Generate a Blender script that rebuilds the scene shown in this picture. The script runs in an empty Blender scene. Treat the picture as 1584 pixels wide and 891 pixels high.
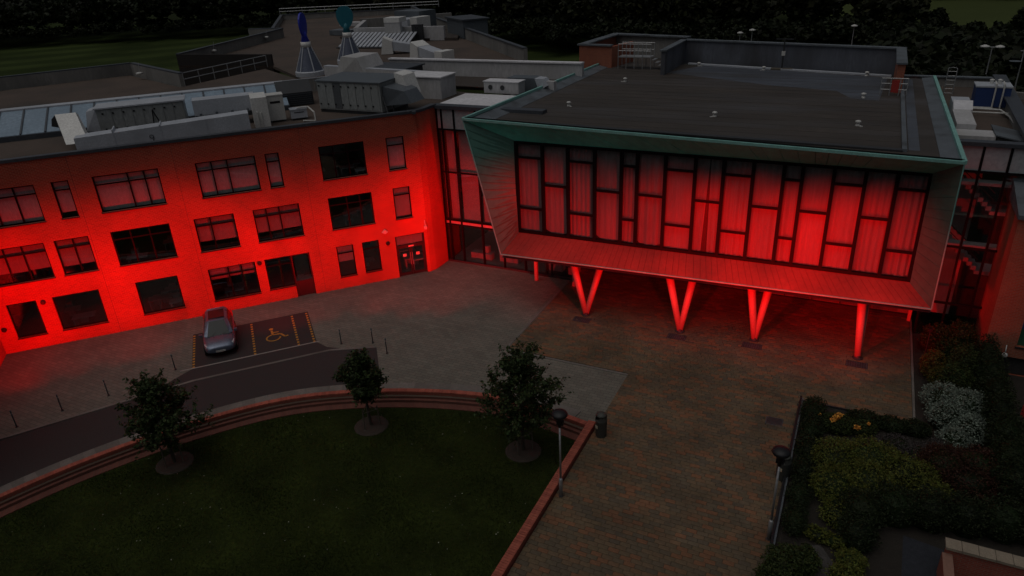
import bpy, math, random
import numpy as np
from mathutils import Matrix, Vector
random.seed(7)
RNG = np.random.default_rng(7)
R = math.radians
SC = bpy.context.scene
COL = SC.collection

# ------------------------------------------------------------------ camera
cam_d = bpy.data.cameras.new('camera')
cam_d.sensor_fit = 'HORIZONTAL'; cam_d.sensor_width = 36.0
cam_d.lens = 36.0 * 1100.0 / 1584.0
cam_d.clip_start = 0.5; cam_d.clip_end = 3000
cam = bpy.data.objects.new('camera', cam_d); COL.objects.link(cam)
_c = [[0.89957214, 0.15200064, -0.40947010], [0.43451319, -0.40666522, 0.80363032], [-0.04436493, -0.90084361, -0.43187098]]
cam.matrix_world = Matrix(((_c[0][0], -_c[0][1], -_c[0][2], 0), (_c[1][0], -_c[1][1], -_c[1][2], 0),
                           (_c[2][0], -_c[2][1], -_c[2][2], 19.5), (0, 0, 0, 1)))
SC.camera = cam

# ------------------------------------------------------------------ sky, sun, exposure
SUN_EL, SUN_AZ = R(72), R(205)
world = bpy.data.worlds.new('World'); SC.world = world; world.use_nodes = True
wn = world.node_tree.nodes; wl = world.node_tree.links
bg = wn['Background']
sky = wn.new('ShaderNodeTexSky'); sky.sky_type = 'NISHITA'; sky.sun_disc = False
sky.sun_elevation = SUN_EL; sky.sun_rotation = SUN_AZ
sky.air_density = 1.0; sky.dust_density = 6.0; sky.ozone_density = 1.0
hs = wn.new('ShaderNodeHueSaturation'); hs.inputs['Saturation'].default_value = 0.45
wl.new(sky.outputs[0], hs.inputs['Color']); wl.new(hs.outputs[0], bg.inputs['Color'])
bg.inputs['Strength'].default_value = 0.022
sun_d = bpy.data.lights.new('sun', 'SUN'); sun_d.energy = 0.36; sun_d.angle = R(70); sun_d.color = (1.0, 0.97, 0.92)
sun = bpy.data.objects.new('sun', sun_d); COL.objects.link(sun)
_sd = Vector((math.sin(SUN_AZ) * math.cos(SUN_EL), math.cos(SUN_AZ) * math.cos(SUN_EL), math.sin(SUN_EL)))
sun.rotation_euler = _sd.to_track_quat('Z', 'Y').to_euler()
SC.view_settings.view_transform = 'Standard'; SC.view_settings.look = 'None'
SC.view_settings.exposure = 0.0; SC.view_settings.gamma = 1.0
SC.view_settings.use_curve_mapping = False
SC.cycles.use_denoising = True
SC.cycles.max_bounces = 6; SC.cycles.diffuse_bounces = 3; SC.cycles.glossy_bounces = 3
SC.cycles.transparent_max_bounces = 16
SC.cycles.sample_clamp_indirect = 4.0

# ------------------------------------------------------------------ materials
MATS = {}
def _new(name, rough, metal, spec):
    m = bpy.data.materials.new(name); m.use_nodes = True
    b = m.node_tree.nodes['Principled BSDF']
    b.inputs['Roughness'].default_value = rough; b.inputs['Metallic'].default_value = metal
    b.inputs['Specular IOR Level'].default_value = spec
    MATS[name] = m
    return m, m.node_tree.nodes, m.node_tree.links, b
def _coord(n, l, scale=(1, 1, 1), kind='Object'):
    tc = n.new('ShaderNodeTexCoord'); mp = n.new('ShaderNodeMapping')
    mp.inputs['Scale'].default_value = scale
    l.new(tc.outputs[kind], mp.inputs['Vector']); return mp.outputs[0]
def _mix(n, l, fac, a, b, mode='MIX'):
    x = n.new('ShaderNodeMix'); x.data_type = 'RGBA'; x.blend_type = mode
    for s, v in ((x.inputs[0], fac), (x.inputs[6], a), (x.inputs[7], b)):
        if hasattr(v, 'is_linked') or hasattr(v, 'links'): l.new(v, s)
        elif isinstance(v, (int, float)): s.default_value = v
        else: s.default_value = (*v, 1) if len(v) == 3 else v
    return x.outputs[2]
def _ramp(n, l, fac, p0, p1):
    r = n.new('ShaderNodeMapRange'); r.inputs[1].default_value = p0; r.inputs[2].default_value = p1
    l.new(fac, r.inputs[0]); return r.outputs[0]
def _noise(n, l, vec, scale, detail=4, rough=.55):
    t = n.new('ShaderNodeTexNoise'); t.inputs['Scale'].default_value = scale
    t.inputs['Detail'].default_value = detail; t.inputs['Roughness'].default_value = rough
    l.new(vec, t.inputs['Vector']); return t.outputs[0]
def _bump(n, l, b, h, strength, dist=.02):
    bp = n.new('ShaderNodeBump'); bp.inputs['Strength'].default_value = strength; bp.inputs['Distance'].default_value = dist
    l.new(h, bp.inputs['Height']); l.new(bp.outputs[0], b.inputs['Normal'])
def plain(name, col, rough=.7, metal=0., spec=.4, var=.25, scale=1.3, scale2=None, dirt=None, bump=0., island=0., coord='Object', stretch=(1, 1, 1)):
    """a colour broken up by two noises (wear and grain), optional dirt colour and per-piece variation"""
    m, n, l, b = _new(name, rough, metal, spec)
    v = _coord(n, l, stretch, coord)
    n1 = _noise(n, l, v, scale); n2 = _noise(n, l, v, scale2 or scale * 9, 3)
    lo = tuple(c * (1 - var) for c in col); hi = tuple(min(1, c * (1 + var)) for c in col)
    c = _mix(n, l, _ramp(n, l, n1, .3, .7), lo, hi)
    c = _mix(n, l, _ramp(n, l, n2, .35, .65), c, tuple(x * .82 for x in col)) if var > 0 else c
    if dirt:
        n3 = _noise(n, l, v, scale * .45, 5)
        c = _mix(n, l, _ramp(n, l, n3, .5, .72), c, dirt)
    if island:
        g = n.new('ShaderNodeNewGeometry')
        hv = n.new('ShaderNodeHueSaturation')
        mr = n.new('ShaderNodeMapRange'); mr.inputs[3].default_value = 1 - island; mr.inputs[4].default_value = 1 + island
        l.new(g.outputs['Random Per Island'], mr.inputs[0]); l.new(mr.outputs[0], hv.inputs['Value'])
        l.new(c, hv.inputs['Color']); c = hv.outputs[0]
    l.new(c, b.inputs['Base Color'])
    rr = n.new('ShaderNodeMapRange'); rr.inputs[3].default_value = max(.02, rough - .1); rr.inputs[4].default_value = min(1, rough + .1)
    l.new(n1, rr.inputs[0]); l.new(rr.outputs[0], b.inputs['Roughness'])
    if bump: _bump(n, l, b, n2, bump)
    return m
def palette(name, cols, rough=.85, bump=.3, scale=3., var=.2, obj=False, spec=.3):
    """each loose piece takes one of the colours; grain on top"""
    m, n, l, b = _new(name, rough, 0, spec)
    if obj:
        g = n.new('ShaderNodeObjectInfo'); fac = g.outputs['Random']
    else:
        g = n.new('ShaderNodeNewGeometry'); fac = g.outputs['Random Per Island']
    cr = n.new('ShaderNodeValToRGB'); cr.color_ramp.interpolation = 'CONSTANT'
    el = cr.color_ramp.elements
    el.remove(el[1]); el[0].position = 0; el[0].color = (*cols[0], 1)
    for i, c in enumerate(cols[1:], 1):
        e = el.new(i / len(cols)); e.color = (*c, 1)
    l.new(fac, cr.inputs[0])
    v = _coord(n, l)
    n1 = _noise(n, l, v, scale, 6); n0 = _noise(n, l, v, scale * .06, 4)
    c = _mix(n, l, _ramp(n, l, n1, .3, .7), cr.outputs[0], (1, 1, 1), 'MULTIPLY')
    hv = n.new('ShaderNodeHueSaturation'); l.new(c, hv.inputs['Color'])
    mr = n.new('ShaderNodeMapRange'); mr.inputs[1].default_value = .3; mr.inputs[2].default_value = .7
    mr.inputs[3].default_value = 1 - var; mr.inputs[4].default_value = 1 + var
    l.new(n1, mr.inputs[0])
    mr2 = n.new('ShaderNodeMapRange'); mr2.inputs[1].default_value = .35; mr2.inputs[2].default_value = .65
    mr2.inputs[3].default_value = .78; mr2.inputs[4].default_value = 1.2
    l.new(n0, mr2.inputs[0])
    mm = n.new('ShaderNodeMath'); mm.operation = 'MULTIPLY'; l.new(mr.outputs[0], mm.inputs[0]); l.new(mr2.outputs[0], mm.inputs[1])
    l.new(mm.outputs[0], hv.inputs['Value'])
    l.new(hv.outputs[0], b.inputs['Base Color'])
    if bump: _bump(n, l, b, n1, bump, .01)
    return m
def brick(name, c1, c2, mortar, w=.225, h=.075, rough=.85, horiz=False, msize=.012, bump=.5, offs=.5):
    m, n, l, b = _new(name, rough, 0, .25)
    tc = n.new('ShaderNodeTexCoord'); sp = n.new('ShaderNodeSeparateXYZ'); l.new(tc.outputs['Object'], sp.inputs[0])
    cb = n.new('ShaderNodeCombineXYZ')
    if horiz:
        l.new(sp.outputs[0], cb.inputs[0]); l.new(sp.outputs[1], cb.inputs[1])
    else:
        ad = n.new('ShaderNodeMath'); ad.operation = 'ADD'; l.new(sp.outputs[0], ad.inputs[0]); l.new(sp.outputs[1], ad.inputs[1])
        l.new(ad.outputs[0], cb.inputs[0]); l.new(sp.outputs[2], cb.inputs[1])
    bt = n.new('ShaderNodeTexBrick'); bt.inputs['Scale'].default_value = 1
    bt.inputs['Brick Width'].default_value = w; bt.inputs['Row Height'].default_value = h
    bt.inputs['Mortar Size'].default_value = msize; bt.inputs['Mortar Smooth'].default_value = .2
    bt.inputs['Color1'].default_value = (*c1, 1); bt.inputs['Color2'].default_value = (*c2, 1); bt.inputs['Mortar'].default_value = (*mortar, 1)
    bt.offset = offs
    l.new(cb.outputs[0], bt.inputs['Vector'])
    n1 = _noise(n, l, tc.outputs['Object'], .5, 5); n2 = _noise(n, l, tc.outputs['Object'], 14, 3)
    hv = n.new('ShaderNodeHueSaturation'); l.new(bt.outputs['Color'], hv.inputs['Color'])
    mr = n.new('ShaderNodeMapRange'); mr.inputs[1].default_value = .3; mr.inputs[2].default_value = .7; mr.inputs[3].default_value = .78; mr.inputs[4].default_value = 1.18
    ad2 = n.new('ShaderNodeMath'); ad2.operation = 'MULTIPLY_ADD'; ad2.inputs[1].default_value = .4
    ml = n.new('ShaderNodeMath'); ml.operation = 'MULTIPLY'; ml.inputs[1].default_value = .6; l.new(n1, ml.inputs[0])
    l.new(n2, ad2.inputs[0]); l.new(ml.outputs[0], ad2.inputs[2]); l.new(ad2.outputs[0], mr.inputs[0])
    l.new(mr.outputs[0], hv.inputs['Value']); l.new(hv.outputs[0], b.inputs['Base Color'])
    iv = n.new('ShaderNodeMath'); iv.operation = 'SUBTRACT'; iv.inputs[0].default_value = 1; l.new(bt.outputs['Fac'], iv.inputs[1])
    _bump(n, l, b, iv.outputs[0], bump, .008)
    return m
def glass(name, tint=(.75, .8, .8), rough=.02, base=.04):
    m = bpy.data.materials.new(name); m.use_nodes = True; MATS[name] = m
    n = m.node_tree.nodes; l = m.node_tree.links; n.remove(n['Principled BSDF'])
    out = n['Material Output']
    t = n.new('ShaderNodeBsdfTransparent'); t.inputs[0].default_value = (*tint, 1)
    g = n.new('ShaderNodeBsdfGlossy'); g.inputs['Roughness'].default_value = rough; g.inputs['Color'].default_value = (.9, .95, 1, 1)
    lw = n.new('ShaderNodeLayerWeight'); lw.inputs['Blend'].default_value = .5
    pw = n.new('ShaderNodeMath'); pw.operation = 'POWER'; pw.inputs[1].default_value = 5; l.new(lw.outputs['Facing'], pw.inputs[0])
    ad = n.new('ShaderNodeMath'); ad.operation = 'MULTIPLY_ADD'; ad.inputs[1].default_value = .6; ad.inputs[2].default_value = .04 + base; l.new(pw.outputs[0], ad.inputs[0])
    mx = n.new('ShaderNodeMixShader'); l.new(ad.outputs[0], mx.inputs[0]); l.new(t.outputs[0], mx.inputs[1]); l.new(g.outputs[0], mx.inputs[2])
    l.new(mx.outputs[0], out.inputs['Surface'])
    return m
def foliage(name, col, var=.5, hue=.03, rough=.6, trans=.25):
    m, n, l, b = _new(name, rough, 0, .2)
    g = n.new('ShaderNodeNewGeometry'); hv = n.new('ShaderNodeHueSaturation')
    hv.inputs['Color'].default_value = (*col, 1)
    mr = n.new('ShaderNodeMapRange'); mr.inputs[3].default_value = 1 - var; mr.inputs[4].default_value = 1 + var
    l.new(g.outputs['Random Per Island'], mr.inputs[0]); l.new(mr.outputs[0], hv.inputs['Value'])
    mh = n.new('ShaderNodeMapRange'); mh.inputs[3].default_value = .5 - hue; mh.inputs[4].default_value = .5 + hue
    ml = n.new('ShaderNodeMath'); ml.operation = 'FRACT'; mu = n.new('ShaderNodeMath'); mu.operation = 'MULTIPLY'; mu.inputs[1].default_value = 7.3
    l.new(g.outputs['Random Per Island'], mu.inputs[0]); l.new(mu.outputs[0], ml.inputs[0]); l.new(ml.outputs[0], mh.inputs[0])
    l.new(mh.outputs[0], hv.inputs['Hue'])
    l.new(hv.outputs[0], b.inputs['Base Color'])
    if trans:
        tr = n.new('ShaderNodeBsdfTranslucent'); l.new(hv.outputs[0], tr.inputs[0])
        mx = n.new('ShaderNodeMixShader'); mx.inputs[0].default_value = trans
        l.new(b.outputs[0], mx.inputs[1]); l.new(tr.outputs[0], mx.inputs[2]); l.new(mx.outputs[0], n['Material Output'].inputs['Surface'])
    return m

brick('facade_brick', (.38, .045, .018), (.27, .032, .014), (.38, .13, .085), msize=.014)
brick('tower_brick', (.32, .085, .045), (.25, .062, .035), (.24, .14, .10))
brick('garden_brick', (.30, .07, .045), (.24, .05, .035), (.22, .12, .09))
brick('step_brick', (.15, .052, .038), (.12, .042, .032), (.09, .06, .045))
brick('grey_paving', (.165, .158, .132), (.130, .126, .106), (.085, .08, .07), w=.42, h=.21, horiz=True, msize=.012, bump=.2)
plain('coping_metal', (.075, .085, .10), .5, .4, var=.2, scale=.8)
plain('lead_flashing', (.13, .15, .17), .55, .2, var=.25, scale=1.5, dirt=(.06, .065, .07))
plain('frame_black', (.005, .005, .006), .6, 0, .1, var=.1)
plain('frame_dark', (.022, .022, .025), .5, .2, var=.15)
plain('link_blind', (.26, .27, .28), .9, var=.08, scale=1.5)
plain('blind_pale', (.44, .44, .46), .9, var=.06, scale=2.5, stretch=(1, 1, .2))
plain('blind_fabric', (.24, .24, .25), .9, var=.06, scale=2.5, stretch=(1, 1, .2))
plain('curtain_fabric', (.22, .19, .195), .95, var=.10, scale=.9, stretch=(2, 1, .15))
plain('interior_wall', (.16, .15, .14), .9, var=.2)
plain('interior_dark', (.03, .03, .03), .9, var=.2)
glass('window_glass', (.9, .93, .93)); glass('link_glass', (.88, .92, .92), .03, .04); glass('hall_glass', (.86, .88, .88), .5, -.02)
plain('skylight_glass', (.24, .32, .40), .18, 0, .6, var=.12, scale=.7)
plain('spandrel_panel', (.34, .38, .40), .4, .1, var=.10, scale=.6)
palette('copper_patina', [(.026, .165, .134), (.023, .148, .122), (.030, .18, .148), (.024, .14, .116), (.045, .13, .105), (.026, .158, .13), (.021, .13, .108)], rough=.55, bump=.1, scale=2.5, var=.14, spec=.4)
palette('copper_soffit', [(.016, .46, .35), (.018, .50, .38), (.014, .42, .32), (.018, .48, .36), (.09, .55, .44), (.015, .44, .34), (.017, .46, .35)], rough=.6, bump=.1, scale=2.5, var=.14, spec=.3)
palette('sill_board', [(.24, .030, .022), (.275, .034, .024), (.20, .026, .019), (.25, .030, .022), (.18, .024, .018)], rough=.7, bump=.25, scale=6, var=.12)
plain('copper_trim', (.22, .46, .42), .5, .1, var=.25, scale=2.0)
plain('column_steel', (.42, .22, .20), .5, .1, var=.1)
plain('roof_membrane', (.048, .039, .033), .7, var=.42, scale=.55, scale2=4.0, dirt=(.062, .058, .060), bump=.15, stretch=(.35, 1.4, 1))
plain('roof_membrane_worn', (.075, .085, .105), .5, var=.35, scale=.7, scale2=5.0, dirt=(.04, .038, .036), bump=.1, stretch=(.4, 1.2, 1))
plain('parapet_membrane', (.10, .11, .135), .65, var=.25, scale=.9, dirt=(.045, .045, .05), stretch=(1, 1, .25))
plain('roof_gravel', (.085, .062, .050), .95, var=.35, scale=.35, scale2=16, dirt=(.045, .038, .032), bump=.8)
plain('roof_gravel_dark', (.055, .044, .038), .95, var=.35, scale=.35, scale2=16, dirt=(.035, .033, .03), bump=.8)
plain('render_white', (.44, .44, .45), .8, var=.12, scale=.8, dirt=(.32, .32, .31), stretch=(1, 1, .3))
plain('white_roof', (.66, .66, .69), .7, var=.10, scale=.5, dirt=(.48, .48, .49))
plain('concrete_upstand', (.20, .195, .185), .85, var=.2, scale=.7, dirt=(.11, .11, .105), stretch=(1, 1, .3))
plain('galvanised', (.46, .49, .54), .5, .1, var=.15, scale=1.1, dirt=(.34, .36, .40))
plain('galvanised_pale', (.70, .70, .68), .5, .1, var=.10, scale=1.1)
plain('galvanised_dark', (.13, .15, .17), .5, .35, var=.2, scale=1.1)
plain('unit_panel', (.30, .32, .32), .5, .2, var=.12, scale=1.2, stretch=(1, 1, .4))
plain('unit_panel_dark', (.11, .12, .13), .5, .2, var=.15, scale=1.2)
plain('white_plastic', (.55, .55, .53), .5, var=.08)
plain('pale_steel', (.38, .39, .40), .4, .5, var=.12)
plain('dark_steel', (.05, .052, .056), .5, .4, var=.2)
plain('black_plastic', (.010, .010, .012), .5, var=.1)
plain('timber_dark', (.020, .016, .015), .85, var=.3, scale=3, stretch=(6, 6, .4))
plain('cowl_glass', (.10, .115, .16), .25, .2, var=.1)
plain('cowl_blue', (.02, .035, .42), .45, var=.08); plain('cowl_teal', (.015, .14, .19), .45, var=.08)
plain('tank_blue', (.02, .045, .15), .5, var=.12, scale=2)
plain('asphalt', (.036, .031, .031), .9, var=.22, scale=.35, scale2=20, bump=.5, dirt=(.030, .027, .027))
plain('kerb_stone', (.16, .15, .135), .9, var=.18, scale=1.2, island=.15, dirt=(.10, .095, .085))
plain('line_white', (.26, .25, .23), .8, var=.3, scale=4); plain('line_yellow', (.42, .21, .03), .8, var=.25, scale=5)
palette('plaza_paver', [(.118, .084, .050), (.130, .088, .052), (.098, .074, .048), (.122, .080, .047), (.104, .080, .052), (.140, .084, .047), (.165, .080, .042), (.104, .077, .048), (.122, .086, .050), (.112, .082, .052), (.165, .082, .044), (.090, .070, .048)], rough=.85, bump=.35, scale=7, var=.14)
plain('plaza_joint', (.058, .048, .036), .95, var=.2, scale=4)
plain('lawn_soil', (.022, .030, .0065), .98, spec=.05, var=.65, scale=.6, scale2=5, dirt=(.012, .017, .0045), bump=.6)
plain('field_grass', (.018, .024, .008), .98, spec=.05, var=.3, scale=.03, scale2=1.5)
def mown(name, c1, c2, width, ang):
    m, n, l, b = _new(name, .98, 0, .05); tc = n.new('ShaderNodeTexCoord'); mp = n.new('ShaderNodeMapping'); mp.inputs['Rotation'].default_value = (0, 0, ang)
    l.new(tc.outputs['Object'], mp.inputs['Vector']); wv = n.new('ShaderNodeTexWave'); wv.inputs['Scale'].default_value = 3.1416 / 10 / width; wv.inputs['Distortion'].default_value = .6; wv.inputs['Detail Scale'].default_value = .2
    l.new(mp.outputs[0], wv.inputs['Vector']); c = _mix(n, l, _ramp(n, l, wv.outputs[1], .3, .7), c1, c2)
    c = _mix(n, l, _ramp(n, l, _noise(n, l, mp.outputs[0], .05, 6), .4, .7), c, tuple(x * .7 for x in c1)); l.new(c, b.inputs['Base Color'])
mown('mown_grass', (.024, .036, .010), (.040, .056, .016), 15, R(40))
plain('pale_field', (.055, .070, .024), .98, spec=.05, var=.3, scale=.03, scale2=1.5)
plain('mulch', (.045, .036, .028), .95, var=.4, scale=4, bump=.8)
plain('bed_soil', (.022, .018, .014), .95, var=.4, scale=3, bump=.8)
plain('pale_gravel', (.06, .055, .052), .95, var=.5, scale=6, scale2=30, bump=1.)
plain('slate_gravel', (.022, .025, .033), .9, var=.5, scale=6, scale2=30, bump=1.)
plain('coping_stone', (.24, .20, .15), .9, var=.2, scale=3, island=.18, dirt=(.14, .12, .09), bump=.4)
palette('brick_coping', [(.34, .09, .06), (.30, .08, .055), (.36, .10, .065), (.28, .075, .05)], rough=.85, bump=.3, scale=9, var=.12)
plain('bark', (.045, .035, .025), .95, var=.4, scale=6, stretch=(1, 1, .2), bump=.8)
plain('stake_wood', (.10, .085, .065), .9, var=.25, scale=5, stretch=(1, 1, .2))
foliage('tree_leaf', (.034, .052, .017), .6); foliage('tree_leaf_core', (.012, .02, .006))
foliage('wood_leaf', (.012, .017, .006), .6, .03); foliage('wood_leaf_olive', (.016, .019, .006), .6, .03)
foliage('grass_blade', (.026, .037, .0070), .5, .02); foliage('daisy', (.30, .30, .26), .4, 0, trans=0)
foliage('hedge_dark', (.017, .026, .009)); foliage('shrub_light', (.090, .102, .020)); foliage('shrub_mid', (.036, .050, .014))
foliage('shrub_silver', (.17, .21, .17), .6, .02); foliage('shrub_red', (.045, .020, .012), .5); foliage('shrub_olive', (.075, .068, .014), .5)
foliage('heather', (.060, .052, .050), .5, .04); foliage('flower_yellow', (.60, .27, .05), .3, .01, trans=.1)
plain('car_paint', (.15, .175, .24), .3, .55, .5, var=.04); plain('car_glass', (.014, .019, .020), .15, 0, .3, var=.05)
plain('car_trim', (.012, .012, .013), .6, var=.1); plain('tyre_rubber', (.012, .012, .012), .85, var=.1)
plain('lamp_lens', (.45, .47, .50), .15, .1, .6, var=.08); plain('plate_white', (.5, .5, .46), .5, var=.05)
plain('bin_green', (.055, .058, .052), .6, var=.15); plain('red_paint', (.35, .03, .025), .6, var=.1); plain('purple_paint', (.10, .05, .22), .6, var=.1)
plain('mural_blue', (.02, .05, .20), .5, var=.2); plain('mural_green', (.02, .09, .05), .5, var=.2)
plain('amber_sticker', (.45, .40, .30), .6, var=.1)

# ------------------------------------------------------------------ mesh helpers
class MB:
    def __init__(s): s.v = []; s.f = []
    def add(s, pts, faces):
        o = len(s.v); s.v += [tuple(p) for p in pts]; s.f += [tuple(i + o for i in f) for f in faces]; return s
    def quad(s, *p): return s.add(p, [tuple(range(len(p)))])
    def hexa(s, p): return s.add(p, [(3, 2, 1, 0), (4, 5, 6, 7), (0, 1, 5, 4), (1, 2, 6, 5), (2, 3, 7, 6), (3, 0, 4, 7)])
    def box(s, x0, x1, y0, y1, z0, z1):
        return s.hexa([(x0, y0, z0), (x1, y0, z0), (x1, y1, z0), (x0, y1, z0), (x0, y0, z1), (x1, y0, z1), (x1, y1, z1), (x0, y1, z1)])
    def cbox(s, x, y, z, a, b, c, r=0):
        "box centred in plan at x,y standing on z, turned by r"
        cs, sn = math.cos(r), math.sin(r); p = []
        for zz in (z, z + c):
            for dx, dy in ((-a, -b), (a, -b), (a, b), (-a, b)):
                p.append((x + (dx * cs - dy * sn) / 2, y + (dx * sn + dy * cs) / 2, zz))
        return s.hexa(p)
    def wall(s, a, b, t, z0, z1):
        "upright slab from a to b, t thick to the left of a->b"
        ax, ay = a; bx, by = b; L = math.hypot(bx - ax, by - ay); nx, ny = -(by - ay) / L * t, (bx - ax) / L * t
        q = [(ax, ay), (bx, by), (bx + nx, by + ny), (ax + nx, ay + ny)]
        return s.hexa([(x, y, z0) for x, y in q] + [(x, y, z1) for x, y in q])
    def prism(s, poly, z0, z1):
        n = len(poly)
        return s.add([(x, y, z0) for x, y in poly] + [(x, y, z1) for x, y in poly],
                     [tuple(range(n - 1, -1, -1)), tuple(range(n, 2 * n))] + [(i, (i + 1) % n, n + (i + 1) % n, n + i) for i in range(n)])
    def slab(s, q, t):
        "thin plate on quad q (4 points), thickness t along its normal, outward side kept on q"
        a, b, c, d = [Vector(p) for p in q]; n = (b - a).cross(d - a).normalized() * t
        return s.hexa([p - n for p in (a, b, c, d)] + [a, b, c, d])
    def tube(s, a, b, r0, r1=None, n=8, cap=True):
        r1 = r0 if r1 is None else r1
        a, b = Vector(a), Vector(b); z = (b - a).normalized(); x = z.orthogonal().normalized(); y = z.cross(x)
        p = []
        for c, r in ((a, r0), (b, r1)):
            for i in range(n):
                t = 2 * math.pi * i / n; p.append(tuple(c + (x * math.cos(t) + y * math.sin(t)) * r))
        f = [(i, (i + 1) % n, n + (i + 1) % n, n + i) for i in range(n)]
        if cap: f += [tuple(range(n - 1, -1, -1)), tuple(range(n, 2 * n))]
        return s.add(p, f)
    def lathe(s, prof, n=16, c=(0, 0, 0), cap=True):
        p = []
        for r, z in prof:
            for i in range(n):
                t = 2 * math.pi * i / n; p.append((c[0] + r * math.cos(t), c[1] + r * math.sin(t), c[2] + z))
        f = []
        for k in range(len(prof) - 1):
            for i in range(n): f.append((k * n + i, k * n + (i + 1) % n, (k + 1) * n + (i + 1) % n, (k + 1) * n + i))
        if cap: f += [tuple(range(n - 1, -1, -1)), tuple(range((len(prof) - 1) * n, len(prof) * n))]
        return s.add(p, f)
    def path(s, pts, r, n=6):
        for a, b in zip(pts, pts[1:]): s.tube(a, b, r, r, n)
        return s
    def build(s, name, mat, parent=None, smooth=False, label=None):
        me = bpy.data.meshes.new(name); me.from_pydata(s.v, [], s.f); me.materials.append(MATS[mat]); me.update()
        if smooth: me.polygons.foreach_set('use_smooth', [True] * len(me.polygons))
        o = bpy.data.objects.new(name, me); COL.objects.link(o)
        if parent: o.parent = parent
        if label: o['label'] = label
        return o
def B(name, mat, parent, *a, **k): return MB().box(*a).build(name, mat, parent, **k)
def tag(o, label, cat, group=None):
    o['label'] = label; o['category'] = cat
    if group: o['group'] = group
    return o
def thing(name, loc, label, cat, rz=0, group=None):
    o = bpy.data.objects.new(name, None); o.empty_display_size = .3; COL.objects.link(o)
    o.location = loc; o.rotation_euler = (0, 0, rz); return tag(o, label, cat, group)
def struct(o): o['kind'] = 'structure'; return o
def stuff(o, label=None, cat=None):
    o['kind'] = 'stuff'
    if label: o['label'] = label
    if cat: o['category'] = cat
    return o
def quads(name, V, mat, parent=None):
    V = np.asarray(V, dtype=np.float32); n, k = V.shape[0], V.shape[1]
    me = bpy.data.meshes.new(name); me.vertices.add(n * k); me.vertices.foreach_set('co', V.reshape(-1))
    me.loops.add(n * k); me.loops.foreach_set('vertex_index', np.arange(n * k, dtype=np.int32))
    me.polygons.add(n); me.polygons.foreach_set('loop_start', np.arange(0, n * k, k, dtype=np.int32))
    me.materials.append(MATS[mat]); me.update(calc_edges=True); me.validate()
    o = bpy.data.objects.new(name, me); COL.objects.link(o)
    if parent: o.parent = parent
    return o
def leaf_quads(P, size, up=.4, var=.4, aspect=.55):
    "one folded-looking leaf (a diamond) at each point"
    P = np.asarray(P); n = len(P)
    d = RNG.normal(size=(n, 3)); d[:, 2] = d[:, 2] * .6; d /= np.linalg.norm(d, axis=1, keepdims=True) + 1e-9
    u = RNG.normal(size=(n, 3)) * .8 + np.array([0, 0, up * 2]); w = np.cross(d, u); w /= np.linalg.norm(w, axis=1, keepdims=True) + 1e-9
    s = size * (1 + var * RNG.uniform(-1, 1, (n, 1)))
    return np.stack([P - d * s, P + w * s * aspect, P + d * s, P - w * s * aspect], 1)
def ellipsoid_points(c, r, n, shell=.5):
    d = RNG.normal(size=(n, 3)); d /= np.linalg.norm(d, axis=1, keepdims=True)
    t = RNG.uniform(shell ** 3, 1, (n, 1)) ** (1 / 3)
    return np.array(c) + d * t * np.array(r)

# wing frame: x along the brick front, y back into the building
WA = (-41.67, 18.40, 0.0); WR = R(47.32)
def W2(s, n, z=0): return (WA[0] + s * math.cos(WR) - n * math.sin(WR), WA[1] + s * math.sin(WR) + n * math.cos(WR), z)
def W2l(p): dx, dy = p[0] - WA[0], p[1] - WA[1]; return (dx * math.cos(WR) + dy * math.sin(WR), -dx * math.sin(WR) + dy * math.cos(WR))

# ------------------------------------------------------------------ ground, roads, plaza
struct(MB().quad((-900, -300, -.55), (900, -300, -.55), (900, 1500, -.55), (-900, 1500, -.55)).build('ground', 'field_grass'))
g = MB().prism([W2(-4, .0)[:2], W2(-4, -7.85)[:2], W2(2, -9.2)[:2], W2(5.6, -8.6)[:2], W2(10, -7.85)[:2], W2(17, -7.8)[:2], W2(19.4, -8.6)[:2], W2(19.0, -11.3)[:2], W2(16.9, -12.1)[:2], (-19, 23.6), (-14.6, 25.1), (-8.55, 24.9), (-8.55, 29.35), (-15.4, 29.35), (-15.4, 38.9), (-24.9, 38.9)], -.6, .004)
struct(g.build('grey_pavement', 'grey_paving'))
road = MB().prism([W2(-12, -10.6)[:2], W2(-4, -9.9)[:2], W2(2, -9.3)[:2], W2(5.6, -8.65)[:2], W2(10, -7.85)[:2], W2(17, -7.8)[:2], W2(19.4, -8.6)[:2], W2(19.0, -11.35)[:2], W2(16.8, -12.15)[:2], W2(14.5, -11.65)[:2], W2(10, -11.7)[:2], W2(6, -12.55)[:2], W2(2.4, -13.8)[:2], W2(-4, -16)[:2], W2(-12, -20)[:2]], -.59, .012)
struct(road.build('road', 'asphalt'))
struct(MB().prism([W2(9.9, -2.35)[:2], W2(9.9, -6.5)[:2], W2(9.0, -7.2)[:2], W2(8.2, -7.95)[:2], W2(17.6, -7.84)[:2], W2(16.9, -7.3)[:2], W2(16.45, -6.5)[:2], W2(16.45, -2.35)[:2]], -.03, .008).build('parking_bay_surface', 'asphalt'))
def strip(name, pts, w, z, mat, h=.0):
    m = MB()
    for a, b in zip(pts, pts[1:]):
        dx, dy = b[0] - a[0], b[1] - a[1]; L = math.hypot(dx, dy); nx, ny = -dy / L * w / 2, dx / L * w / 2
        m.hexa([(a[0] - nx, a[1] - ny, z - .02), (b[0] - nx, b[1] - ny, z - .02), (b[0] + nx, b[1] + ny, z - .02), (a[0] + nx, a[1] + ny, z - .02),
                (a[0] - nx, a[1] - ny, z + h), (b[0] - nx, b[1] - ny, z + h), (b[0] + nx, b[1] + ny, z + h), (a[0] + nx, a[1] + ny, z + h)])
    return m.build(name, mat)
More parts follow.
